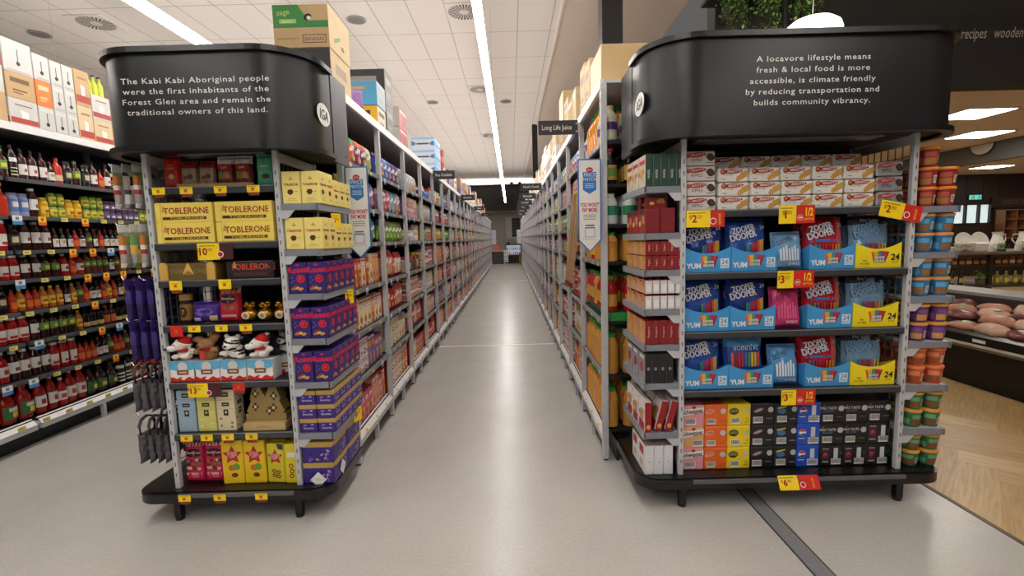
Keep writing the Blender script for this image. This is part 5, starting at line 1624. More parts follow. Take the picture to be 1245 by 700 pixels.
for s_i, ps in enumerate(pat):
    for j, ch in enumerate(ps):
        if s_i == 0: continue
        z = LEV_W[s_i] - .018 if s_i < 7 else .192
        P, nm = TK[ch]
        o = P.put((-3.687 if s_i < 7 else -3.666, 3.36 + .19 * j + .04 * (s_i % 3), z), pi / 2, '%s ticket, %s along the %s sauce wall shelf edge' % (nm, ORD[j], SHN[s_i]), 'tickets on the sauce wall', rx=0 if s_i < 7 else 0)

# ------------------------------------------------------------------ hooks with hanging packs on the left side of the display end
def hang_pack(name, cat, fn, w, h, d, seed, desc, header_m=None):
    b = MB(); b.pillow(w, h, d, fn, 8, 8, wr=.004, seed=seed, pw=3)
    b.v = [(v[0], v[1], v[2] - h - .03) for v in b.v]
    if header_m:
        b.box(-w / 2, w / 2, -.0012, .0012, -.034, .008, header_m)
    return Proto(name, cat, b, (), desc)


CLR = mat('clear_film', (176, 170, 166), .12, 0, .1, 40)
def mixfn(seed, cols):
    rn = random.Random(seed); tab = {}
    def f(u, v):
        k = (int(u * 4), int(v * 6))
        if k not in tab: tab[k] = rn.choice(cols)
        return tab[k]
    return f


HK = {'lolly': hang_pack('hanging_sweets_pack', 'sweets', mixfn(1, [CLR, C(210, 120, 50), C(190, 60, 50), CLR, C(120, 150, 80), WHITE]), .11, .19, .035, 1, 'clear pack of mixed sweets', WHITE),
      'grey': hang_pack('hanging_sweets_pack', 'sweets', mixfn(2, [CLR, C(96, 90, 88), C(60, 50, 50), CLR, C(214, 210, 204)]), .11, .19, .035, 2, 'clear grey pack', C(200, 196, 190)),
      'purple': hang_pack('hanging_net_pack', 'sweets', mixfn(3, [C(44, 28, 92), C(58, 40, 116), C(36, 22, 76)]), .10, .185, .045, 3, 'purple pack', C(60, 44, 120)),
      'green': hang_pack('hanging_sweets_pack', 'sweets', mixfn(4, [CLR, C(110, 160, 90), C(226, 190, 80), C(206, 110, 60)]), .11, .19, .035, 4, 'clear pack of green sweets', WHITE)}
HOOKZ = ((1.93, ('lolly', 'grey')), (1.62, ('lolly', 'green')), (1.33, ('purple', 'purple')), (1.105, ('purple', 'purple')))
n_hook = 0
for z, kinds in HOOKZ:
    for j in range(4):
        y = 2.56 + .118 * j
        b = MB(); b.tube([(0, 0, 0), (-.2, 0, 0), (-.21, 0, .018)], .0028, CHROME, 6); b.box(-.004, .004, -.02, .02, -.012, .012, CHROME)
        o = b.obj('display_hook'); o.location = (-1.900, y, z)
        tag(o, 'chrome display hook on the side of the chocolate end, %s back in the %s row' % (ORD[j], ('top', 'second', 'third', 'fourth')[HOOKZ.index((z, kinds))]), 'hook', 'chrome display hooks')
        for q in range(3):
            P = HK[kinds[(j + q) % 2]]
            P.put((-1.945 - .054 * q, y, z + .0), -pi / 2 + random.uniform(-.12, .12), '%s, %s hook of %s row, %s along' % (P.desc, ORD[j], ('top', 'second', 'third', 'fourth')[HOOKZ.index((z, kinds))], ORD[q]), 'packs hanging on the hooks')


def tote(seed):
    """folded dark carry bag with loop handles"""
    gm = mat('grey_bag_cloth', (78, 76, 80), .8, 0, .25, 60); hm = mat('bag_handle_tape', (54, 50, 56), .7)
    b = MB(); b.pillow(.13, .17, .022, lambda u, v: gm if u < .55 + .1 * sin(v * 9 + seed) else C(98, 96, 100, .8), 8, 8, wr=.006, seed=seed, pw=6)
    b.v = [(v[0], v[1], v[2] - .25) for v in b.v]
    h = MB(); h.tube([(-.045, 0, -.09), (-.05, 0, -.04), (-.035, 0, -.01), (0, 0, .004), (.035, 0, -.01), (.05, 0, -.04), (.045, 0, -.09)], .0085, hm, 6)
    return Proto('folded_bag', 'bag', b, (('handle', h),))


TT = [tote(k) for k in (1, 4)]
for r_, z in enumerate((.86, .565)):
    for j in range(3):
        y = 2.575 + .15 * j
        b = MB(); b.tube([(0, 0, -.006), (-.21, 0, -.006), (-.22, 0, .015)], .003, CHROME, 6); b.box(-.004, .004, -.02, .02, -.012, .012, CHROME)
        o = b.obj('display_hook'); o.location = (-1.900, y, z); tag(o, 'chrome hook carrying grey folded bags, %s back in the %s bag row' % (ORD[j], ('upper', 'lower')[r_]), 'hook', 'chrome bag hooks')
        for q in range(4):
            TT[q % 2].put((-1.94 - .044 * q, y, z - .001), -pi / 2 + random.uniform(-.1, .1), 'grey folded bag with loop handle, %s hook of the %s bag row, %s along' % (ORD[j], ('upper', 'lower')[r_], ORD[q]), 'grey folded bags on hooks')

# ------------------------------------------------------------------ goods on the aisle shelves
PAL = {'snack': [C(196, 40, 80), C(120, 40, 110), C(226, 222, 216), C(70, 150, 80), C(222, 110, 60), C(206, 206, 210), C(150, 180, 120)], 'blue': [C(60, 100, 190), C(120, 160, 220), C(226, 226, 232), C(80, 60, 150)],
       'mix': [C(206, 60, 60), C(226, 200, 90), C(120, 160, 200), C(222, 214, 206), C(206, 130, 150), C(150, 110, 160)], 'yellow': [C(236, 200, 60), C(226, 170, 60), C(206, 40, 120), C(40, 160, 140), C(232, 214, 120)],
       'orange': [C(226, 140, 70), C(232, 214, 190), C(206, 90, 50), C(226, 160, 110)], 'green': [C(96, 180, 70), C(70, 150, 110), C(150, 200, 90), C(150, 80, 140)], 'red': [C(196, 44, 44), C(214, 90, 80), C(206, 150, 130), C(226, 206, 196)],
       'pink': [C(222, 150, 140), C(206, 90, 100), C(226, 190, 170), C(150, 170, 90)], 'pale': [C(222, 216, 206), C(190, 196, 206), C(206, 180, 150), C(214, 206, 160)], 'purple': [C(110, 90, 160), C(206, 206, 220), C(196, 110, 90), C(150, 130, 190)], 'dark': [C(60, 40, 36), C(96, 60, 50), C(150, 110, 80), C(190, 170, 150)]}
CNAME = {}


def colname(c):
    import colorsys
    h, s_, v = colorsys.rgb_to_hsv(*[x / 255 for x in c])
    if s_ < .13: return 'white' if v > .82 else ('grey' if v > .35 else 'black')
    h *= 360
    for lim, n in ((14, 'red'), (40, 'orange' if v > .55 else 'brown'), (68, 'yellow'), (165, 'green'), (200, 'teal'), (255, 'blue'), (300, 'purple'), (345, 'pink'), (361, 'red')):
        if h < lim: return n if s_ > .3 else 'pale ' + n


GOODS = {}


def cval(m):
    return [int(q) for q in m.name.split('_')[1:4]]


def good(kind, colm, sub, v):
    key = (kind, colm.name, sub.name, v)
    if key in GOODS: return GOODS[key]
    b = MB(); rn = random.Random(v * 7 + 1)
    if kind == 'grocery_carton':
        w, h, d = ((.095, .165, .07), (.12, .105, .10), (.08, .19, .06))[v]
        b.bbox(-w / 2, w / 2, -d / 2, d / 2, 0, h, colm, .003); y = -d / 2 - .0008
        b.quad(-w / 2 + .004, w / 2 - .004, h * .62, h * .86, y, sub); b.ell(.01, h * .32, w * .26, h * .18, y, C(206, 150, 80) if v != 1 else WHITE, 12); b.ell(-w * .12, h * .3, w * .14, h * .1, y - .0005, C(150, 60, 40), 10); b.quad(-w * .3, w * .3, h * .68, h * .8, y - .0005, WHITE if v != 2 else YEL); b.quad(-w * .4, -w * .1, .006, .018, y - .0005, BLACK); b.quad(w * .1, w * .42, .008, .03, y - .0005, sub); b.quad(-w * .44, w * .44, h * .9, h * .96, y, WHITE if v else RED); b.ell(w * .2, h * .45, w * .13, h * .07, y - .0008, YEL if v == 0 else colm, 9); b.quad(-w * .2, w * .2, h * .71, h * .74, y - .0009, RED if v == 0 else C(40, 60, 120))
        nm = 'carton'
    elif kind == 'snack_packet':
        w, h, d = ((.115, .18, .055), (.095, .155, .05), (.13, .20, .06))[v]
        b.pillow(w, h, d, lambda a, c: sub if c > .74 or c < .1 else (WHITE if .46 < c < .6 and .15 < a < .85 else colm), 7, 8, seed=v + 3, pw=3.4)
        f = lambda a, c: -d / 2 * max(0, 1 - abs(2 * a / w) ** 3.4) ** .6 * max(0, 1 - abs(2 * c / h - 1) ** 3.4) ** .55
        warp_ell(b, 0, h * .3, w * .24, h * .13, f, C(206, 150, 80), -.0025, 9); warp_ell(b, w * .12, h * .26, w * .14, h * .08, f, C(226, 206, 150), -.004, 8); warp_rect(b, -w * .26, w * .26, h * .62, h * .70, f, YEL if v == 1 else WHITE, -.003, 3); warp_rect(b, -w * .2, w * .2, h * .5, h * .54, f, RED if v else C(40, 60, 120), -.004, 3)
        nm = 'packet'
    elif kind == 'food_can':
        r, h = ((.036, .11), (.042, .12), (.03, .09))[v]
        b.lathe([(r * .97, 0), (r, .004), (r, .01)], SILV, 14); b.lathe([(r, .01), (r, h * .5)], colm, 14); b.lathe([(r, h * .5), (r, h * .68)], WHITE, 14); b.lathe([(r, h * .68), (r, h - .01)], sub, 14); b.lathe([(r, h - .01), (r * 1.02, h - .004), (r * .95, h)], SILV, 14)
        w, d, nm = 2 * r, 2 * r, 'can'
    else:
        r, h = ((.04, .13), (.035, .16), (.045, .15))[v]
        b.lathe([(r * .9, 0), (r, .006), (r, h * .66), (r * .8, h * .78), (r * .72, h * .82)], sub, 14); b.lathe([(r * .8, h * .82), (r * .82, h * .98), (r * .7, h)], C(206, 200, 60) if v == 1 else RED, 14)
        M = b.M; lb = cyl_label(h * .16, h * .56, r, colm); b.v += lb.v and []
        for fi, fc in enumerate(lb.f): b.add([lb.v[i] for i in fc], [tuple(range(len(fc)))], lb.mats[lb.m[fi]])
        w, d, nm = 2 * r, 2 * r, 'jar'
    P = Proto(kind, nm, b); P.w, P.h, P.d = w, h, d
    P.desc = '%s %s' % (colname(cval(colm)), nm)
    GOODS[key] = P
    return P


NIND = 6                      # bays whose goods are things of their own
far = {'L': MB(), 'R': MB()}
KINDS_L = ['snack_packet', 'snack_packet', 'snack_packet', 'grocery_carton', 'grocery_carton', 'grocery_carton', 'snack_packet']
PALS_L = [('snack', 'mix', 'yellow', 'orange', 'orange', 'purple', 'pink'), ('blue', 'mix', 'green', 'red', 'red', 'pale', 'orange'), ('pale', 'mix', 'pale', 'dark', 'red', 'red', 'red'), ('blue', 'pale', 'yellow', 'mix', 'pale', 'pink', 'orange')]
KINDS_B = [['snack_packet', 'snack_packet', 'snack_packet', 'grocery_carton', 'grocery_carton', 'grocery_carton', 'grocery_carton'], ['snack_packet', 'snack_packet', 'snack_packet', 'snack_packet', 'snack_packet', 'grocery_carton', 'grocery_carton'],
           ['snack_packet', 'grocery_carton', 'food_can', 'food_jar', 'food_can', 'snack_packet', 'grocery_carton'], ['food_jar', 'snack_packet', 'grocery_carton', 'food_can', 'food_can', 'grocery_carton', 'snack_packet']]
for side, levs, y0, wid, fx in (('L', LEV_L, 3.06, .9, -1.05), ('R', LEV_R, 3.04, .91, .58)):
    sg = -1 if side == 'L' else 1
    rot = pi / 2 if side == 'L' else -pi / 2
    for bay in range(NB):
        ya, yb = y0 + bay * wid + .045, y0 + (bay + 1) * wid - .012
        tops = [2.40] + [q - .04 for q in levs]
        for s_i, z in enumerate(levs + [.207]):
            if side == 'R' and bay == 0: continue
            room = tops[s_i] - z - .015
            if s_i == 0: room = .26
            rn = random.Random(bay * 31 + s_i * 7 + (0 if side == 'L' else 5000))
            pal = PAL[PALS_L[bay % 4][s_i]] if (side == 'L' or bay % 2) else PAL[rn.choice(list(PAL))]
            kd = KINDS_B[bay % 4][s_i] if side == 'L' else rn.choice(['grocery_carton', 'food_jar', 'food_can', 'snack_packet', 'grocery_carton'])
            y = ya; idx = 0
            while y < yb - .05:
                colm, sub = rn.choice(pal), rn.choice(pal)
                v = rn.randrange(3)
                if s_i == 0 and kd == 'snack_packet': v = 2
                run = rn.randint(1, 3)
                if bay >= NIND:
                    h = min(room, rn.uniform(.16, .26)); ww = rn.uniform(.08, .13)
                    ww = min(ww, yb - y)
                    x0, x1 = fx + sg * .05, fx + sg * .3
                    far[side].box(min(x0, x1), max(x0, x1), y, y + ww - .008, z + .001, z + h * .55, colm); far[side].box(min(x0, x1), max(x0, x1), y, y + ww - .008, z + h * .55, z + h, sub); xf = fx + sg * .0492; pts_ = [(xf, y + .01, z + h * .3), (xf, y + ww - .02, z + h * .3), (xf, y + ww - .02, z + h * .48), (xf, y + .01, z + h * .48)]; far[side].add(pts_, [(0, 1, 2, 3) if side == 'L' else (3, 2, 1, 0)], rn.choice((WHITE, YEL, colm, WHITE))); far[side].add([(p_[0], y + ww * .3 + (p_[1] - y) * .4, p_[2] + h * .35) for p_ in pts_], [(0, 1, 2, 3) if side == 'L' else (3, 2, 1, 0)], rn.choice((WHITE, RED, colm)))
                    y += ww
                    continue
                P = good(kd, colm, sub, v)
                for q in range(run):
                    if y + P.w > yb or P.h > room + .02: break
                    nt = max(1, int(room / (P.h + .002))) if kd != 'snack_packet' and kd != 'food_jar' else 1
                    nt = min(nt, 2 if P.h > .1 else 3)
                    if bay > 5: nt = 1
                    for t_ in range(nt):
                        zs_ = min(1.25 if kd != 'food_can' else 1.0, .93 * room / (nt * P.h)) if s_i else 1
                        P.put((fx + sg * (.05 + P.d / 2), y + P.w / 2, z + .001 + (P.h * zs_ + .001) * t_), rot + (rn.uniform(-.05, .05) if kd == 'snack_packet' else 0), '%s, %s along%s the %s shelf, %s %s bay' % (P.desc, ORD[idx], ('', ' upper tier of', ' third tier of')[t_], ('top', 'second', 'third', 'fourth', 'fifth', 'sixth', 'bottom')[s_i], ORD[bay], {'L': 'left', 'R': 'right'}[side]),
                              'goods on the %s shelf of the %s %s bay' % (('top', 'second', 'third', 'fourth', 'fifth', 'sixth', 'bottom')[s_i], ORD[bay], {'L': 'left', 'R': 'right'}[side]), scale=(1, 1, zs_))
                    idx += 1
                    y += P.w + .004
                else:
                    continue
                if P.h > room + .02:
                    kd = 'snack_packet' if kd != 'snack_packet' else 'grocery_carton'; y += .02
                    if room < .18: kd = 'food_can'
                if y + .12 > yb: break
    o = far[side].obj('distant_shelf_goods')
    tag(o, 'mixed coloured goods on the far bays of the %s aisle shelving' % {'L': 'left', 'R': 'right'}[side], 'shelf goods', None, 'stuff')

# small tickets on the near aisle shelf edges
for side, levs, y0, wid, fx in (('L', LEV_L, 3.06, .9, -1.05), ('R', LEV_R, 3.04, .91, .58)):
    for bay in range(4):
        for s_i, z in enumerate(levs + [.19]):
            for j in range(3):
                rn = random.Random(bay * 17 + s_i * 3 + j + (99 if side == 'R' else 0))
                k = rn.choice('yyw' if s_i < 6 else 'yw')
                P, nm = TK[k]
                if s_i < 6:
                    P.put((fx + (.004 if side == 'L' else -.004) - (.012 if side == 'L' else -.012), y0 + bay * wid + .16 + .26 * j + rn.uniform(-.04, .04), z - .018), pi / 2 if side == 'L' else -pi / 2, '%s ticket, %s along the %s shelf edge of the %s %s bay' % (nm, ORD[j], ('top', 'second', 'third', 'fourth', 'fifth', 'sixth')[s_i], ORD[bay], {'L': 'left', 'R': 'right'}[side]), 'tickets on the aisle shelf edges', scale=.7)
                else:
                    o = P.put((fx + (.020 if side == 'L' else -.020) - (.022 if side == 'L' else -.022) , y0 + bay * wid + .16 + .26 * j, .182), pi / 2 if side == 'L' else -pi / 2, '%s ticket, %s along the bottom rail of the %s %s bay' % (nm, ORD[j], ORD[bay], {'L': 'left', 'R': 'right'}[side]), 'tickets on the bottom rails', rx=0, scale=.7)
                    o.rotation_euler = (radians(-45), 0, pi / 2 if side == 'L' else -pi / 2)
                    o.location.x += .006 if side == 'L' else -.006; o.location.z += .006

# first right bay: juice and cordial bottles
JUI = mat('orange_juice', (222, 140, 44), .15, 0, .05, 6); JUA = mat('apple_juice', (206, 148, 66), .15, 0, .05, 6); CLW = mat('pale_cordial', (190, 188, 160), .12, 0, .05, 6)
JB = {'orange': bottle('juice_bottle', 'juice', .30, .05, JUI, C(40, 150, 60), None, neck=.34, shoulder=.6, capr=.44, waist=.12),
      'apple': bottle('juice_bottle', 'juice', .27, .048, JUA, C(40, 150, 60), None, neck=.5, shoulder=.7, capr=.6, waist=.08),
      'dark': bottle('cordial_bottle', 'cordial', .225, .04, SOY, C(170, 30, 36), C(190, 150, 70), (.1, .52), neck=.36, shoulder=.58, capr=.42, extra=[(.2, .44, -.6, .6, LGR)]),
      'pale': bottle('cordial_bottle', 'cordial', .22, .046, CLW, C(190, 190, 120), C(70, 40, 100), (.3, .52), neck=.4, shoulder=.64, capr=.46),
      'white': bottle('cordial_bottle', 'cordial', .20, .05, C(206, 212, 206), C(220, 220, 214), C(36, 130, 90), (.3, .6), neck=.5, shoulder=.66, capr=.55),
      'red': bottle('juice_bottle', 'juice', .24, .042, KET, C(60, 150, 60), C(200, 150, 60), (.16, .5), neck=.4, shoulder=.62, capr=.44)}
for s_i, (z, seq) in enumerate(((LEV_R[0], 'pale pale pale orange orange orange orange pale'), (LEV_R[1], 'dark dark dark dark red red dark dark dark'), (LEV_R[2], 'white white white white apple apple white white'), (LEV_R[3], 'apple apple apple orange red red apple apple'), (LEV_R[4] + .06, 'red red red red apple red red red red'), (LEV_R[5], 'apple apple apple apple apple apple apple orange'), (.2135, 'apple apple apple orange apple apple apple apple'))):
    if s_i == 4:
        b = MB(); b.box(-.2, .2, -.42, .42, 0, .055, C(40, 150, 70)); b.box(-.19, .19, -.41, .41, .055, .0565, C(30, 110, 54)); o = b.obj('green_tray'); o.location = (.85, 3.5, LEV_R[4] + .001); tag(o, 'bright green tray under the red juice bottles near the right aisle end', 'tray')
    for col_ in range(3):
        y = 3.075; cnt = 0
        for k in seq.split():
            P = JB[k]; r = max(v.co.x for v in P.body.vertices)
            if y + 2 * r > 3.93: break
            P.put((.655 + .105 * col_ + (.02 if col_ else 0), y + r, z + .0015), -pi / 2 if col_ == 0 and cnt else random.uniform(-.2, .2), '%s bottle, %s row back, %s along %s shelf of first right bay' % ({'orange': 'orange juice', 'apple': 'golden juice', 'dark': 'dark cordial', 'pale': 'pale cordial', 'white': 'white and green', 'red': 'red juice'}[k], ORD[col_], ORD[cnt], ('top', 'second', 'third', 'fourth', 'fifth', 'sixth', 'bottom')[s_i]), 'bottles in the first right bay', scale=(1, 1, min(1, ([.29, .225, .215, .19, .235, .29, .30][s_i]) / max(v.co.z for p in P.parts for v in p[1].vertices))))
            y += 2 * r + .006; cnt += 1

# bundle of leaning wooden stakes by the second bay
STK = mat('wooden_stake', (206, 170, 126), .6, 0, .15, 20)
for k in range(8):
    b = MB(); b.box(-.008, .008, -.008, .008, 0, 1.08, STK if k != 4 else C(176, 40, 40)); b.box(-.0086, .0086, -.0086, .0086, .0, .06, C(150, 36, 36))
    o = b.obj('wooden_stake'); o.location = (.5705 - .006 * (k % 2), 4.50 + .062 * k, 1.02); o.rotation_euler = (radians(38), 0, 0)
    tag(o, '%s wooden stake from the near end of the slanting bundle by the second right bay' % ORD[k], 'stake', 'slanting wooden stakes')

# ------------------------------------------------------------------ cartons stored on top of the shelving
def store_box(x0, x1, y0, y1, z0, z1, front, lab, side=None, face='y', art=None, top=None, group=None, rz=0):
    """cardboard carton; art(mb, w, h) prints on the front (face -y) and on the aisle side"""
    w, d, h = x1 - x0, y1 - y0, z1 - z0
    b = MB(); b.bbox(-w / 2, w / 2, -d / 2, d / 2, 0, h, side or front, .003)
    b.box(-w / 2 + .003, w / 2 - .003, -d / 2 - .0005, -d / 2 + .002, .003, h - .003, front)
    b.box(-.012, .012, -d / 2 + .004, d / 2 - .004, h, h + .0008, CARDL)
    if art:
        M0 = b.M.copy()
        for ang, off, wd in ((0, d / 2, w), (pi / 2, w / 2, d), (-pi / 2, w / 2, d)):
            b.M = RZP(ang) @ Matrix.Translation((0, -off - .0012, 0)); art(b, wd, h, ang)
        b.M = M0
    o = b.obj('storage_carton'); o.location = ((x0 + x1) / 2, (y0 + y1) / 2, z0); o.rotation_euler = (0, 0, rz)
    return tag(o, lab, 'carton', group)


T0 = 2.463
GRNC = C(52, 130, 62)


def a_fruit(m, w, h, ang):
    if ang == 0:
        m.poly([(-w / 2 + .004, h * .46), (w / 2 - .004, h * .46), (w / 2 - .004, h * .62), (w * .14, h * .62), (-w * .04, h * .99), (-w / 2 + .004, h * .99)], 0, GRNC)
        m.text('sage', C(196, 206, 110), -w * .3, h * .76, h * .13, -.0006, 'C', rot=.1); m.quad(-w * .38, -w * .08, h * .56, h * .66, -.0006, C(150, 190, 90)); m.text('bananas', WHITE, -w * .23, h * .58, h * .055, -.001)
        m.ell(w * .13, h * .7, .026, .02, -.0008, BLACK, 10, .4); m.ell(w * .15, h * .68, .014, .012, -.0012, WHITE, 8)
        m.quad(w * .02, w * .44, h * .1, h * .3, -.0004, C(96, 60, 40)); m.quad(w * .035, w * .425, h * .12, h * .28, -.0008, C(190, 158, 116)); m.text('BANANAS', C(80, 46, 34), w * .23, h * .15, h * .09, -.0012, 'C', sx=.8)
        m.quad(-w * .44, -w * .05, h * .2, h * .22, -.0004, C(120, 130, 80))
    else:
        m.quad(-w * .3, w * .3, h * .55, h * .75, 0, C(206, 176, 130)); m.poly([(-w * .3, h * .3), (0, h * .5), (0, h * .4), (-w * .3, h * .2)], 0, GRNC); m.ell(w * .1, h * .25, .03, .016, -.0004, BLACK, 10)


store_box(-1.45, -1.10, 3.12, 3.50, 2.727, 2.985, CARD, 'green and brown fruit carton on top, behind the left header', CARDL, art=a_fruit)
store_box(-1.45, -1.105, 3.13, 3.50, T0, 2.726, C(44, 42, 42), 'dark fronted carton under the green fruit carton', CARDL, art=lambda m, w, h, a: m.quad(-w * .3, w * .25, h * .5, h * .75, 0, C(150, 120, 90)) if a else None)


def a_lines(c, c2=None):
    def f(m, w, h, ang):
        m.quad(-w * .36, w * .3, h * .62, h * .8, 0, c); m.quad(-w * .3, w * .2, h * .3, h * .36, 0, c); m.quad(-w * .3, w * .05, h * .2, h * .24, 0, c)
        if c2: m.quad(-w * .2, w * .2, h * .66, h * .76, -.0006, c2)
    return f


def a_dot(m, w, h, ang):
    m.quad(-.004, .004, h * .35, h * .75, 0, C(90, 90, 90)); m.ell(0, h * .3, .016, .016, 0, BLACK, 10); m.quad(-w * .4, w * .4, h * .8, h * .9, 0, C(206, 204, 200)); m.quad(-w * .4, w * .4, .012, .016, 0, C(120, 120, 120))


def a_bow(m, w, h, ang):
    m.poly([(-w * .48, h * .35), (-w * .3, h * .45), (-w * .3, h * .6), (-w * .48, h * .75)], 0, C(70, 130, 190)); m.poly([(w * .3, h * .45), (w * .48, h * .35), (w * .48, h * .75), (w * .3, h * .6)], 0, C(70, 130, 190))
    m.quad(-w * .26, w * .26, h * .46, h * .58, 0, C(50, 70, 110)); m.quad(-w * .48, w * .48, h * .85, h * .97, 0, C(160, 196, 226))


b = MB(); b.pillow(.13, .17, .05, lambda u, v: C(150, 110, 170) if v > .3 else C(60, 40, 60), 7, 7, seed=9)
o = b.obj('snack_packet'); o.location = (-1.14, 3.66, T0); o.rotation_euler = (0, 0, .6); tag(o, 'lilac packet lying against the cartons on top of the left shelving', 'packet')
store_box(-1.42, -1.105, 4.18, 4.44, T0, 2.66, C(226, 176, 40), 'yellow carton under the blue one on top of the left shelving', C(206, 196, 170), art=a_lines(C(60, 50, 40)))
store_box(-1.45, -1.10, 4.17, 4.44, 2.662, 2.86, C(84, 160, 200), 'light blue carton on top of the left shelving', C(150, 170, 180), art=a_lines(C(120, 150, 160), C(206, 170, 120)))
store_box(-1.47, -1.10, 4.46, 4.72, T0, 2.75, C(60, 58, 56), 'charcoal carton, lower of two behind the blue one', C(110, 106, 100), art=a_lines(C(150, 146, 140)))
store_box(-1.48, -1.10, 4.46, 4.72, 2.752, 3.055, C(56, 54, 52), 'charcoal carton, upper of two behind the blue one', C(110, 106, 100), art=a_lines(C(150, 146, 140)))
for k in range(2):
    store_box(-1.30, -1.10, 4.97, 5.34, T0 + .2 * k, T0 + .199 + .2 * k, C(206, 198, 192), 'white carton with red sides, %s of two' % ('lower', 'upper')[k], C(176, 66, 66), art=a_dot)
for k in range(3):
    store_box(-1.45, -1.10, 7.26, 7.85, T0 + .19 * k, T0 + .189 + .19 * k, C(214, 222, 230), 'white carton with blue bow pattern, %s of three' % ('bottom', 'middle', 'top')[k], C(130, 176, 214), art=a_bow)
store_box(-1.30, -1.10, 8.1, 8.6, T0, 2.72, C(206, 110, 90), 'red pale carton under the tall orange one', C(206, 120, 100), art=a_lines(WHITE))
b = MB(); b.lathe([(.09, 0), (.092, .01), (.092, .30), (.086, .31)], C(190, 84, 50), 16); b.lathe([(.0925, .1), (.0925, .2)], C(216, 130, 80), 16)
tag(b.obj('orange_drum'), 'orange drum standing on a carton on top of the left shelving', 'drum').location = (-1.2, 8.35, 2.723)
rn = random.Random(12)
BX = [CARD, CARDL, C(206, 196, 180), C(226, 220, 210), C(150, 110, 90), C(120, 90, 120), C(190, 150, 110)]
bn = 0
for y, n, hh in ((9.0, 1, .35), (9.7, 1, .3), (11.0, 2, .22), (12.2, 2, .24), (13.3, 2, .26), (14.6, 2, .22), (15.8, 3, .2), (17.2, 2, .24), (18.6, 3, .2), (20.0, 2, .25), (21.4, 2, .22)):
    for k in range(n):
        store_box(-1.45, -1.10 - rn.uniform(0, .05), y, y + rn.uniform(.45, .8), T0 + (hh + .002) * k, T0 + hh + (hh + .002) * k, rn.choice(BX), 'carton stack %s beyond the orange drum on the left shelving, %s layer' % (ORD[bn], ORD[k]), art=a_lines(rn.choice([RED, C(90, 80, 70), C(60, 100, 150)])))
    bn += 1
# right side
store_box(.60, 1.04, 3.12, 3.52, T0, 2.70, C(206, 174, 124), 'large plain carton on the right shelving beside the right header', C(214, 184, 138))
store_box(.61, 1.0, 3.62, 3.83, T0, 2.80, CARDL, 'tall pale carton behind the large plain one on the right shelving', art=a_lines(C(150, 120, 90)))
store_box(.61, 1.0, 3.845, 4.08, T0, 2.85, CARDL, 'second tall pale carton behind the large plain one', art=a_lines(C(150, 120, 90)))
store_box(.60, .78, 4.28, 4.50, T0, 2.80, CARDL, 'narrow carton in front of the black column on the right shelving', art=a_dot)
store_box(.60, .98, 4.53, 4.83, T0, 2.79, CARD, 'brown carton beyond the black column on the right shelving', art=a_dot)
store_box(.61, 1.0, 5.35, 5.75, T0, 2.78, CARD, 'lower carton of the tallest right stack', art=a_lines(C(90, 70, 50)))
store_box(.61, .80, 5.36, 5.75, 2.782, 3.09, C(206, 180, 130), 'upper carton of the tallest right stack', C(206, 180, 130))
bn = 0
y = 4.9
while y < 20:
    d = rn.uniform(.28, .5)
    if y + d < 5.33 or y > 5.8:
        if not (15.5 < y + d and y < 16.3):
            n = rn.choice((1, 2, 2)); hh = rn.uniform(.2, .27)
            for k in range(n):
                store_box(.61, rn.uniform(.86, 1.0), y, y + d, T0 + (hh + .002) * k, T0 + hh + (hh + .002) * k, rn.choice(BX[:5]), 'carton, %s along the row beyond the black column, %s layer' % (ORD[bn], ORD[k]), art=a_lines(rn.choice([RED, C(90, 80, 70), C(120, 90, 60)])))
            bn += 1
    elif y < 5.4: y = 5.8; continue
    y += d + .03
# sauce wall
BWHT = C(198, 195, 190); BOR = C(226, 120, 40); BRD = C(170, 60, 46)


def a_red(m, w, h, ang):
    m.quad(-w * .48, w * .48, h * .1, h * .3, 0, BRD); m.poly([(-w * .1, h * .3), (w * .12, h * .3), (w * .16, h * .55), (-w * .12, h * .6)], 0, WHITE); m.quad(-w * .3, w * .3, h * .75, h * .8, 0, C(150, 110, 80))


def wall_col(y0, y1, items, nm):
    z = T0
    for i, (h, f, a) in enumerate(items):
        store_box(-4.1, -3.75, y0 + .002, y1 - .002, z, z + h - .001, f, '%s carton, %s in its stack, %s stack on the sauce wall' % ({BWHT: 'white', CARD: 'brown', CARDL: 'pale brown', BOR: 'orange', BRD: 'red brown'}[f], ('bottom', 'second', 'top')[i], nm), art=a)
        z += h


wall_col(3.2, 3.44, [(.22, CARD, a_lines(C(120, 90, 60))), (.22, BWHT, a_lines(C(150, 180, 190)))], 'first')
wall_col(3.45, 3.69, [(.22, CARD, a_lines(RED)), (.20, BWHT, a_lines(C(150, 190, 200))), (.22, BRD, None)], 'second')
wall_col(3.70, 3.925, [(.205, BWHT, a_red), (.195, CARD, a_lines(C(110, 80, 50))), (.24, BWHT, a_dot)], 'third')
wall_col(3.93, 4.065, [(.2, BWHT, a_dot), (.205, BOR, a_lines(C(240, 190, 150))), (.2, BWHT, a_dot)], 'fourth')
wall_col(4.07, 4.173, [(.2, BWHT, a_dot)] * 3, 'fifth')
wall_col(4.177, 4.28, [(.2, BWHT, a_dot)] * 3, 'sixth')
wall_col(4.285, 4.435, [(.3, CARDL, a_red), (.31, CARD, a_red)], 'seventh')
wall_col(4.44, 4.64, [(.22, CARDL, a_red), (.22, BWHT, a_red)], 'eighth')
wall_col(4.645, 4.85, [(.22, CARDL, a_red), (.2, BWHT, a_red)], 'ninth')
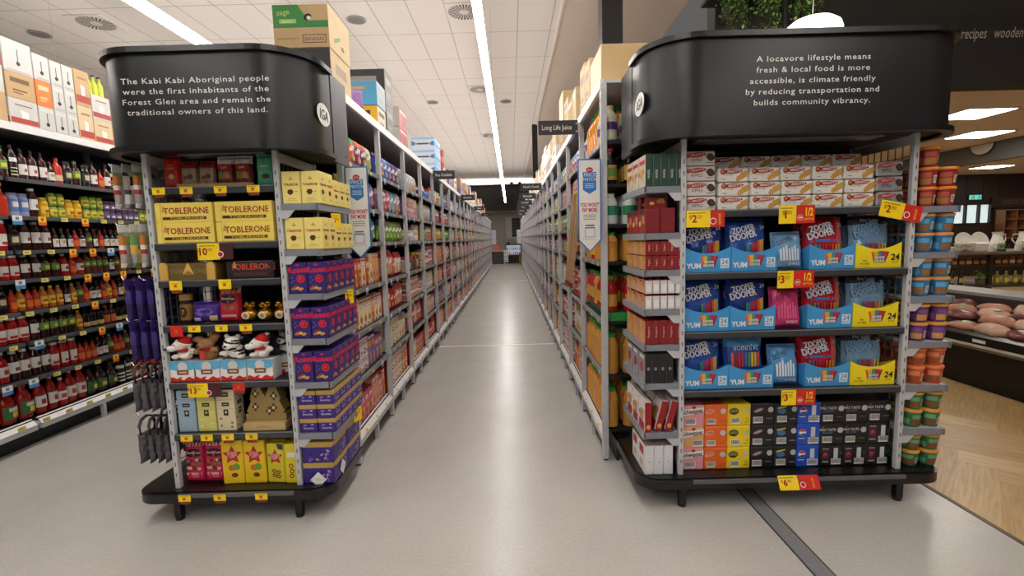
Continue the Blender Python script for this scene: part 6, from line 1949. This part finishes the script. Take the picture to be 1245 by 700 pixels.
for k in range(3):
    b = MB(); b.lathe([(.026, 0), (.028, .01), (.028, .1), (.012, .14), (.012, .17)], C(190, 200, 60), 12); c = MB(); c.lathe([(.014, .17), (.014, .185), (.010, .188)], BLACK, 10)
    Proto('cordial_bottle', 'bottle', b, (('cap', c),)).put((-3.80, 4.475 + .063 * k, T0 + .442), 0, 'yellow green bottle on top of the eighth carton stack, %s of three' % ORD[k])
b = MB()
for sg in (-1, 1): b.add([(-.17, -.11, 0), (.17, -.11, 0), (.2, -.11 + sg * .02 - .1, .09), (-.2, -.11 - .1 + sg * .02, .09)], [(0, 1, 2, 3)], CARD)
b.box(-.16, .16, -.11, .11, 0, .1, CARD)
tag(b.obj('open_carton'), 'open brown carton with raised flap at the top left of the sauce wall', 'carton').location = (-3.93, 3.57, T0 + .642)

# ------------------------------------------------------------------ far end of the aisle
o = empty('display_chiller', (.15, 28.4, 0)); tag(o, 'black chiller with glowing shelves at the far end of the aisle', 'chiller')
b = MB(); b.box(-.48, .48, 0, .7, .02, .5, BLACK); b.box(-.48, .48, .6, .7, .5, 1.12, BLACK); b.box(-.48, -.43, .02, .6, .5, 1.12, BLACK); b.box(.43, .48, .02, .6, .5, 1.12, BLACK); b.box(-.48, .48, .02, .7, 1.1, 1.16, BLACK); b.box(-.4, .4, -.003, 0, .06, .1, C(60, 60, 60)); b.obj('body', o)
b = MB(); b.box(-.43, .43, .5, .58, .52, 1.09, mat('chiller_light', (214, 226, 240), .4, 0, .2, 9, emit=.45)); b.obj('lit_back', o)
for k, z in enumerate((.54, .8)):
    b = MB(); b.box(-.43, .43, .1, .5, z, z + .02, WHITE); b.obj('shelf', o)
for k in range(2):
    for j in range(7):
        b = MB(); b.bbox(-.04, .04, -.04, .04, 0, .13, [C(90, 130, 190), C(190, 60, 60), WHITE, C(206, 190, 150)][(j + k) % 4], .006); b.quad(-.03, .03, .04, .08, -.0406, WHITE)
        q = b.obj('chilled_pack'); q.location = (-.21 + .12 * j, 28.58, .562 + .26 * k); tag(q, 'small pack in the far chiller, %s along the %s shelf' % (ORD[j], ('lower', 'upper')[k]), 'pack', 'packs in the far chiller')
for k in range(2):
    b = MB(); b.lathe([(.09, 0), (.1, .02), (.06, .13), (.03, .15)], BLACK, 12); q = b.obj('black_dome'); q.location = (-.15 + .62 * k, 28.7, 1.162); tag(q, 'black dome on top of the far chiller, %s of two' % ('left', 'right')[k], 'dome')
o = empty('service_counter', (-.81, 28.3, 0)); tag(o, 'dark service counter with pale top beside the far chiller', 'counter')
b = MB(); b.box(-.34, .34, 0, .6, 0, .74, C(40, 38, 38)); b.box(-.3, .3, -.004, 0, .08, .68, C(52, 50, 48)); b.obj('body', o)
b = MB(); b.box(-.36, .36, -.03, .62, .74, .79, C(190, 170, 146)); b.obj('top', o)
for k in range(3):
    b = MB(); b.bbox(-.09, .09, -.08, .08, 0, .16, C(214, 80, 76), .01); b.quad(-.06, .06, .05, .1, -.0806, C(230, 160, 150)); q = b.obj('red_carton'); q.location = (-.91 + .2 * k if k < 2 else -.81, 28.5, .791 + (.161 if k == 2 else 0)); tag(q, 'red carton on the far counter, %s' % ('left', 'right', 'on top of two others')[k], 'carton')
o = empty('paper_rack', (-.30, 28.1, 0)); tag(o, 'white leaflet rack between the far counter and chiller', 'rack')
b = MB()
for x in (-.12, .12): b.box(x - .01, x + .01, 0, .02, 0, .85, SILV)
b.box(-.13, .13, -.06, .2, 0, .02, SILV); b.obj('frame', o)
for k in range(3):
    b = MB(); b.add([(-.11, .0, .12 + .24 * k), (.11, .0, .12 + .24 * k), (.11, .05, .33 + .24 * k), (-.11, .05, .33 + .24 * k), (-.11, .02, .12 + .24 * k), (.11, .02, .12 + .24 * k), (.11, .07, .33 + .24 * k), (-.11, .07, .33 + .24 * k)], [(0, 1, 2, 3), (7, 6, 5, 4), (0, 3, 7, 4), (1, 5, 6, 2), (3, 2, 6, 7), (0, 4, 5, 1)], WHITE); b.quad(-.08, .06, .2 + .24 * k, .24 + .24 * k, -.002, C(120, 120, 126)); b.obj('leaflet_stack', o)
for k in range(3):
    store_box(.45, .72, 26.9, 27.2, .001 + .235 * k, .234 + .235 * k, C(150, 110, 70), 'brown carton of the floor stack at the far right aisle end, %s' % ('bottom', 'middle', 'top')[k], art=a_lines(C(110, 80, 50)))
o = empty('wall_menu_board', (.2, 31.99, 1.5)); tag(o, 'framed dark board with white side panel on the far end wall', 'board')
b = MB(); b.box(-.5, .5, -.03, 0, 0, 1.42, C(200, 198, 194)); b.obj('frame', o)
b = MB(); b.box(-.1, .44, -.04, -.03, .1, 1.36, C(30, 30, 32)); [b.quad(-.06, .3, .3 + .2 * k, .34 + .2 * k, -.0406, C(96, 92, 88)) for k in range(5)]; b.obj('dark_panel', o)
for k, x in enumerate((-.93, .46)):
    b = MB(); b.box(-.12, .12, -.004, .004, 0, .78, C(206, 210, 216)); b.quad(-.1, .1, .5, .7, -.0046, C(190, 200, 214)); b.quad(-.08, .08, .3, .34, -.0046, C(170, 176, 186))
    q = b.obj('end_banner'); q.location = (x, (26.40, 26.62)[k], 1.2)
    b = MB(); b.box(-.12 if k == 0 else .06, -.06 if k == 0 else .12, .004, .05, .05, .7, GREYM); b.obj('bracket', q); tag(q, 'pale banner hung at the far end of the aisle, %s side' % ('left', 'right')[k], 'banner')

# ------------------------------------------------------------------ plants and pendant above the right header
LEAF = [mat('leaf_dark', (62, 110, 44), .5, 0, .2, 20), mat('leaf_mid', (104, 154, 62), .5, 0, .2, 20), mat('leaf_light', (160, 194, 100), .5, 0, .2, 20)]
STEM = mat('plant_stem', (70, 56, 36), .7)


def trailing_plant(x, y, z, n, spread, drop, seed, lab):
    rn = random.Random(seed)
    o = empty('trailing_plant', (x, y, z)); tag(o, lab, 'plant')
    st = MB(); lf = MB()
    for k in range(22):
        a = rn.uniform(-1, 1); px, py = a * spread, rn.uniform(-.06, .06); pts = []
        L = drop * rn.uniform(.4, 1)
        for i in range(6):
            t = i / 5
            pts.append((px + .06 * sin(3 * t + k) * t, py - .2 * t + .03 * cos(k), .1 * sin(pi * min(1, t * 2)) - L * t * t))
        st.tube(pts, .004, STEM, 4)
        for j in range(n // 22):
            t = rn.uniform(.05, 1); i = min(4, int(t * 5)); f = t * 5 - i
            p = Vector(pts[i]).lerp(Vector(pts[i + 1]), f) + Vector((rn.uniform(-.045, .045), rn.uniform(-.06, .04), rn.uniform(-.05, .05)))
            s_ = rn.uniform(.018, .04); M = Matrix.Translation(p) @ Matrix.Rotation(rn.uniform(0, 6.3), 4, 'Z') @ Matrix.Rotation(rn.uniform(-.3, 1.4), 4, 'X')
            lf.M = M
            lf.add([(0, 0, 0), (.45 * s_, .5 * s_, .12 * s_), (0, 1.2 * s_, -.1 * s_), (-.45 * s_, .5 * s_, .12 * s_), (0, .5 * s_, 0)], [(0, 1, 4), (1, 2, 4), (2, 3, 4), (3, 0, 4)], LEAF[rn.choice((0, 0, 1, 1, 2))])
    lf.M = Matrix.Identity(4)
    st.obj('stems', o); tag(lf.obj('foliage', o), kind='stuff')
    p = MB(); p.lathe([(.06, -.0635), (.068, .05), (.07, .06), (.06, .06)], C(44, 40, 38), 14); p.obj('pot', o)


b = MB(); b.box(2.0, 3.0, 4.86, 5.095, 3.78, 3.81, C(40, 36, 34)); b.box(2.0, 3.0, 4.84, 4.86, 3.78, 3.86, C(40, 36, 34))
for x in (2.2, 2.8): b.box(x, x + .02, 5.0, 5.095, 3.6, 3.78, C(40, 36, 34))
tag(b.obj('plant_ledge'), 'dark ledge carrying the greenery above the right header', 'ledge')
b = MB(); b.box(1.98, 3.0, 4.9, 5.095, 4.42, 4.45, C(40, 36, 34)); tag(b.obj('plant_ledge'), 'upper dark ledge carrying greenery above the right header', 'ledge')
k = 0
for zz in (3.875, 4.515):
    for x in (2.2, 2.54, 2.87):
        trailing_plant(x, 4.93, zz, 800, .085, .55, 20 + k, '%s green trailing plant from the left on the %s ledge' % (ORD[k % 3], 'lower' if zz < 4 else 'upper')); k += 1
b = MB(); b.box(-.016, .016, -.016, .016, 0, 2.2, BLACK); q = b.obj('black_rod'); q.location = (2.58, 4.6, 3.2); tag(q, 'black vertical rod in front of the greenery above the right header', 'rod')
o = empty('pendant_lamp', (2.656, 4.3, 3.18)); tag(o, 'white glowing dome pendant above the right header', 'lamp')
b = MB(); b.lathe([(.224, -.06), (.226, .02), (.21, .07), (.16, .11), (.08, .132), (.0001, .138)], mat('pendant_glass', (255, 250, 242), .4, 0, 0, emit=3.0), 28); b.obj('shade', o)
b = MB(); b.tube([(0, 0, .138), (0, 0, 2.26)], .003, SILV, 5); b.lathe([(.012, .136), (.012, .16), (.004, .17)], SILV, 8); b.obj('cord', o)

# ------------------------------------------------------------------ produce hall
o = empty('chilled_case', (4.25, 4.9, 0)); tag(o, 'long black low chilled case with pale bumper strip on the timber floor', 'chilled case')
BLK = mat('black_case_panel', (16, 16, 17), .3)
Y0, Y1 = -2.6, 2.6
b = MB(); b.box(.06, 1.2, Y0, Y1, .0, .10, BLACK); b.box(.0, 1.2, Y0, Y1, .10, .40, BLK); b.add([(-.04, Y0, .40), (-.04, Y1, .40), (-.04, Y1, .50), (-.04, Y0, .50), (.02, Y0, .52), (.02, Y1, .52), (.02, Y1, .40), (.02, Y0, .40)], [(3, 2, 1, 0), (4, 5, 2, 3)[::-1], (4, 7, 6, 5)[::-1], (0, 1, 6, 7)[::-1], (0, 3, 4, 7)[::-1], (1, 6, 5, 2)[::-1]], BLK)
b.box(.72, 1.2, Y0, Y1, .40, .76, BLK); b.obj('body', o)
b = MB(); b.box(-.055, -.04, Y0, Y1, .405, .425, C(206, 200, 188, .3)); b.box(-.05, -.04, Y0, Y1, .38, .405, C(110, 100, 84)); b.obj('bumper', o)
b = MB(); b.add([(.02, Y0, .44), (.02, Y1, .44), (.72, Y1, .58), (.72, Y0, .58)], [(0, 1, 2, 3)[::-1], (0, 1, 2, 3)], C(60, 54, 52)); b.obj('tray', o)
b = MB(); b.box(.76, 1.2, Y0, 0, .76, .785, C(150, 148, 144)); b.box(.76, 1.2, .01, Y1, .76, .785, C(150, 148, 144)); b.obj('rear_top', o)
b = MB(); b.box(.7, .72, Y0, Y1, .62, .76, C(56, 46, 42)); b.obj('rear_rail', o)
for k in range(4):
    t = MB(); t.box(-.0012, 0, -.06, .06, -.014, .014, WHITE); q = t.obj('case_ticket'); q.location = (4.2085, 3.3 + .9 * k, .46); tag(q, 'white ticket on the front lip of the low chilled case, %s from the near end' % ORD[k], 'ticket', 'chilled case tickets')
MEAT = [mat('meat_pink', (196, 140, 116), .3, 0, .35, 9), mat('meat_dark', (112, 56, 50), .28, 0, .35, 9), mat('meat_fat', (216, 176, 146), .3, 0, .3, 9)]
k = 0
for j in range(14):
    for r in range(4):
        rn = random.Random(j * 5 + r)
        b = MB(); sd = rn.uniform(0, 6); L = rn.uniform(.17, .22)
        M = MEAT[(j + r) % 3]
        b.ball((0, 0, .06), (.078, L * .82, .046 + .01 * (j % 3)), M, 16, 10, warp=lambda p: p * (1 + .14 * sin(3 * p.y + sd) + .1 * sin(5 * p.x + 2 * p.y + sd) + .05 * sin(9 * p.x - 7 * p.y)))
        st = MB()
        if (j + r) % 3 != 1: st.lathe([(.03, 0), (.03, .002)], C(70, 170, 60), 12); st.lathe([(.014, .0021), (.014, .003)], WHITE, 8)
        else: st.box(-.04, .04, -.025, .025, 0, .002, C(206, 200, 200))
        yy = 2.55 + .335 * j + rn.uniform(-.03, .03) + .15 * (r % 2); xx = 4.375 + .165 * r
        zz = .44 + .2 * (xx - 4.27) + .022 + (.03 if r else 0)
        P = Proto('meat_pack', 'meat', b, ())
        P.parts = [('sticker', st.mesh('sticker'))] if k % 2 == 0 else []
        q = P.put((xx, yy, zz), rn.uniform(-.12, .12), '%s vacuum packed meat piece in the low case, %s along the %s row' % (('pink', 'dark red', 'pale')[(j + r) % 3], ORD[j], ('front', 'second', 'third', 'rear')[r]), 'meat pieces in the case', ry=-.197)
        for c in q.children: c.location = (0, -.03, .1075 + .01 * (j % 3)); c.rotation_euler = (0, rn.uniform(-.1, .1), 0)
        k += 1

# crockery and preserves table
o = empty('display_table', (8.1, 8.0, 0)); tag(o, 'two tier display table of crockery behind the low case', 'table')
TB = C(44, 38, 34)
for x in (-1.5, 0, 1.5):
    for y in (0, .75):
        b = MB(); b.box(x - .03, x + .03, y - .03, y + .03, 0, 1.02, TB); b.obj('leg', o)
b = MB(); b.box(-1.6, 1.6, -.1, .85, 1.02, 1.06, C(120, 104, 86)); b.obj('top', o)
b = MB(); b.box(-1.55, 1.55, -.06, .8, .46, .50, C(80, 66, 54)); b.obj('lower_shelf', o)
b = MB(); b.box(-1.2, 1.55, .1, .7, .80, .82, C(90, 76, 62)); b.obj('middle_shelf', o)
CER = mat('white_glaze', (226, 222, 214), .25)
plate = MB(); plate.lathe([(.0001, 0), (.06, .004), (.1, .012), (.16, .03), (.165, .034), (.16, .036), (.1, .02), (.0001, .01)], CER, 24)
bowl = MB(); bowl.lathe([(.03, 0), (.035, .008), (.07, .04), (.085, .075), (.08, .075), (.06, .04), (.0001, .015)], CER, 18)
mug = MB(); mug.lathe([(.035, 0), (.038, .01), (.04, .09), (.036, .09), (.034, .015), (.0001, .012)], CER, 16)
mh = MB(); mh.tube([(.038, 0, .02), (.065, 0, .03), (.07, 0, .055), (.06, 0, .075), (.039, 0, .08)], .006, CER, 6)
jug = MB(); jug.lathe([(.06, 0), (.085, .03), (.09, .1), (.06, .2), (.055, .25), (.07, .28), (.062, .28), (.05, .25), (.0001, .05)], CER, 18)
jh = MB(); jh.tube([(.06, 0, .24), (.12, 0, .24), (.13, 0, .16), (.085, 0, .09)], .01, CER, 6)
P_pl, P_bo, P_mu, P_ju = Proto('plate', 'plate', plate), Proto('bowl', 'bowl', bowl), Proto('mug', 'mug', mug, (('handle', mh),)), Proto('jug', 'jug', jug, (('handle', jh),))
for k, x in enumerate((7.95, 8.28)): P_pl.put((x, 8.36 + .06 * k, 1.225), 0, 'white plate standing upright on the display table, %s of two' % ('left', 'right')[k], rx=radians(78), scale=1.0)
for k, x in enumerate((7.0, 7.16, 7.32, 7.62, 7.78)): 
    for t_ in range(2): P_bo.put((x, 8.06, 1.061 + .076 * t_), 0, 'white bowl, %s stack from the left on the display table, %s' % (ORD[k], ('lower', 'upper')[t_]), 'white bowls')
for k, x in enumerate((7.05, 7.2, 7.42, 7.56, 7.7, 8.1, 8.55)): P_mu.put((x, 8.25 if k < 5 else 8.0, 1.061), k, 'white mug, %s from the left on the display table' % ORD[k], 'white mugs')
for k, x in enumerate((8.5, 8.86, 9.2)): P_ju.put((x, 8.3 - .1 * (k % 2), 1.061), k * 2, 'white jug, %s from the left on the display table' % ORD[k], scale=1.15)
b = MB(); b.bbox(-.16, .16, -.12, .12, 0, .16, CER, .02); b.box(-.14, .14, -.10, .10, .161, .166, C(190, 180, 166)); q = b.obj('white_box'); q.location = (7.93, 8.14, 1.061); tag(q, 'white box in front of the upright plates', 'box')
o = empty('trestle_rack', (7.38, 8.5, 1.061)); tag(o, 'black A shaped trestle rack on the display table', 'rack')
for sg in (-1, 1):
    for y in (-.12, .12):
        b = MB(); b.tube([(sg * .3, y, 0), (sg * .02, y, .84)], .012, BLACK, 6); b.obj('leg', o)
for z, e in ((.25, .2), (.5, .12)):
    b = MB(); b.box(-e, e, -.12, .12, z, z + .015, BLACK); b.obj('rung_shelf', o)
b = MB(); b.box(-.55, .12, -.02, .02, .84, .86, BLACK); b.obj('top_bar', o)
PJ = bottle('preserve_jar', 'jar', .13, .045, AMB, LGR, LW, (.2, .6), neck=.8, shoulder=.78, capr=.85); PJ2 = bottle('preserve_jar', 'jar', .13, .045, C(150, 60, 30), BLACK, C(206, 180, 120), (.2, .6), neck=.8, shoulder=.78, capr=.85)
OB = bottle('oil_bottle', 'bottle', .24, .034, C(30, 34, 20), GOLD, C(190, 170, 90), (.15, .5), neck=.34, shoulder=.62, capr=.4); OB2 = bottle('oil_bottle', 'bottle', .22, .034, C(150, 150, 50), C(190, 190, 180), LYE, (.15, .5), neck=.34, shoulder=.62, capr=.4)
for k in range(14): (PJ2 if k % 3 else PJ).put((7.5 + .125 * k + .05, 8.2, .821), 0, 'amber preserve jar, %s along the middle tier of the display table' % ORD[k], 'preserve jars')
for k in range(16):
    if 6 < k < 10: continue
    (OB if k < 8 else OB2).put((6.75 + .155 * k, 8.06, .501), 0, '%s oil bottle, %s along the lower tier of the display table' % ('dark' if k < 8 else 'golden', ORD[k]), 'oil bottles')
for k, (x, y, z) in enumerate(((7.95, 8.0, .60), (8.3, 8.02, 1.09), (8.68, 7.97, 1.10))):
    rn = random.Random(k); o = empty('potted_herb', (x, y, z)); tag(o, 'small leafy potted herb on the %s' % ('lower tier of the display table', 'table top beside the plates', 'table top by the white jugs')[k], 'plant')
    p = MB(); p.lathe([(.05, -.098 if k == 0 else -.028), (.065, .0), (.058, .002)], C(90, 80, 66), 12); p.obj('pot', o)
    f = MB(); s0 = .10 if k == 0 else .07
    for j in range(160):
        f.M = Matrix.Translation((rn.gauss(0, s0 * .5), rn.gauss(0, .04), abs(rn.gauss(.05, s0 * .4)))) @ Matrix.Rotation(rn.uniform(0, 6), 4, 'Z') @ Matrix.Rotation(rn.uniform(-.6, 1), 4, 'X'); s_ = rn.uniform(.02, .035)
        f.add([(0, 0, 0), (.4 * s_, .5 * s_, 0), (0, 1.1 * s_, 0), (-.4 * s_, .5 * s_, 0)], [(0, 1, 2, 3)], LEAF[rn.choice((0, 1, 1, 2))])
    tag(f.obj('foliage', o), kind='stuff')
b = MB(); b.box(-.2, .2, 0, .03, 0, .16, C(20, 60, 60)); b.box(-.18, .18, -.004, 0, .015, .145, mat('exit_sign_face', (60, 190, 170), .4, 0, 0, emit=1.2)); b.quad(-.12, -.02, .03, .12, -.0046, WHITE); b.quad(.08, .15, .03, .13, -.0046, WHITE)
q = b.obj('exit_sign'); q.location = (13.75, 14.155, 2.26); tag(q, 'small teal glowing exit sign on the dark hall wall', 'sign')
b = MB(); b.box(-.9, .9, 0, .03, 0, .3, C(52, 40, 32)); b.text('GROCERY', mat('dull_brass_lettering', (120, 96, 60), .5), -.6, .09, .14, -.001, 'L')
q = b.obj('wall_sign'); q.location = (15.15, 14.155, 2.02); tag(q, 'dark wall sign with dull brass lettering in the produce hall', 'sign')
o = empty('wall_shelf_unit', (15.1, 14.19, 1.1)); tag(o, 'timber wall unit of square pigeonholes under the brass lettered sign', 'shelf unit')
b = MB(); b.box(-.7, .7, -.04, 0, 0, .85, C(90, 60, 40)); b.obj('back', o)
for z in (0, .28, .56, .83):
    b = MB(); b.box(-.72, .72, -.3, -.04, z, z + .02, C(150, 104, 66)); b.obj('shelf', o)
for x in (-.7, -.35, 0, .35, .68):
    b = MB(); b.box(x, x + .02, -.3, -.04, .02, .83, C(150, 104, 66)); b.obj('divider', o)
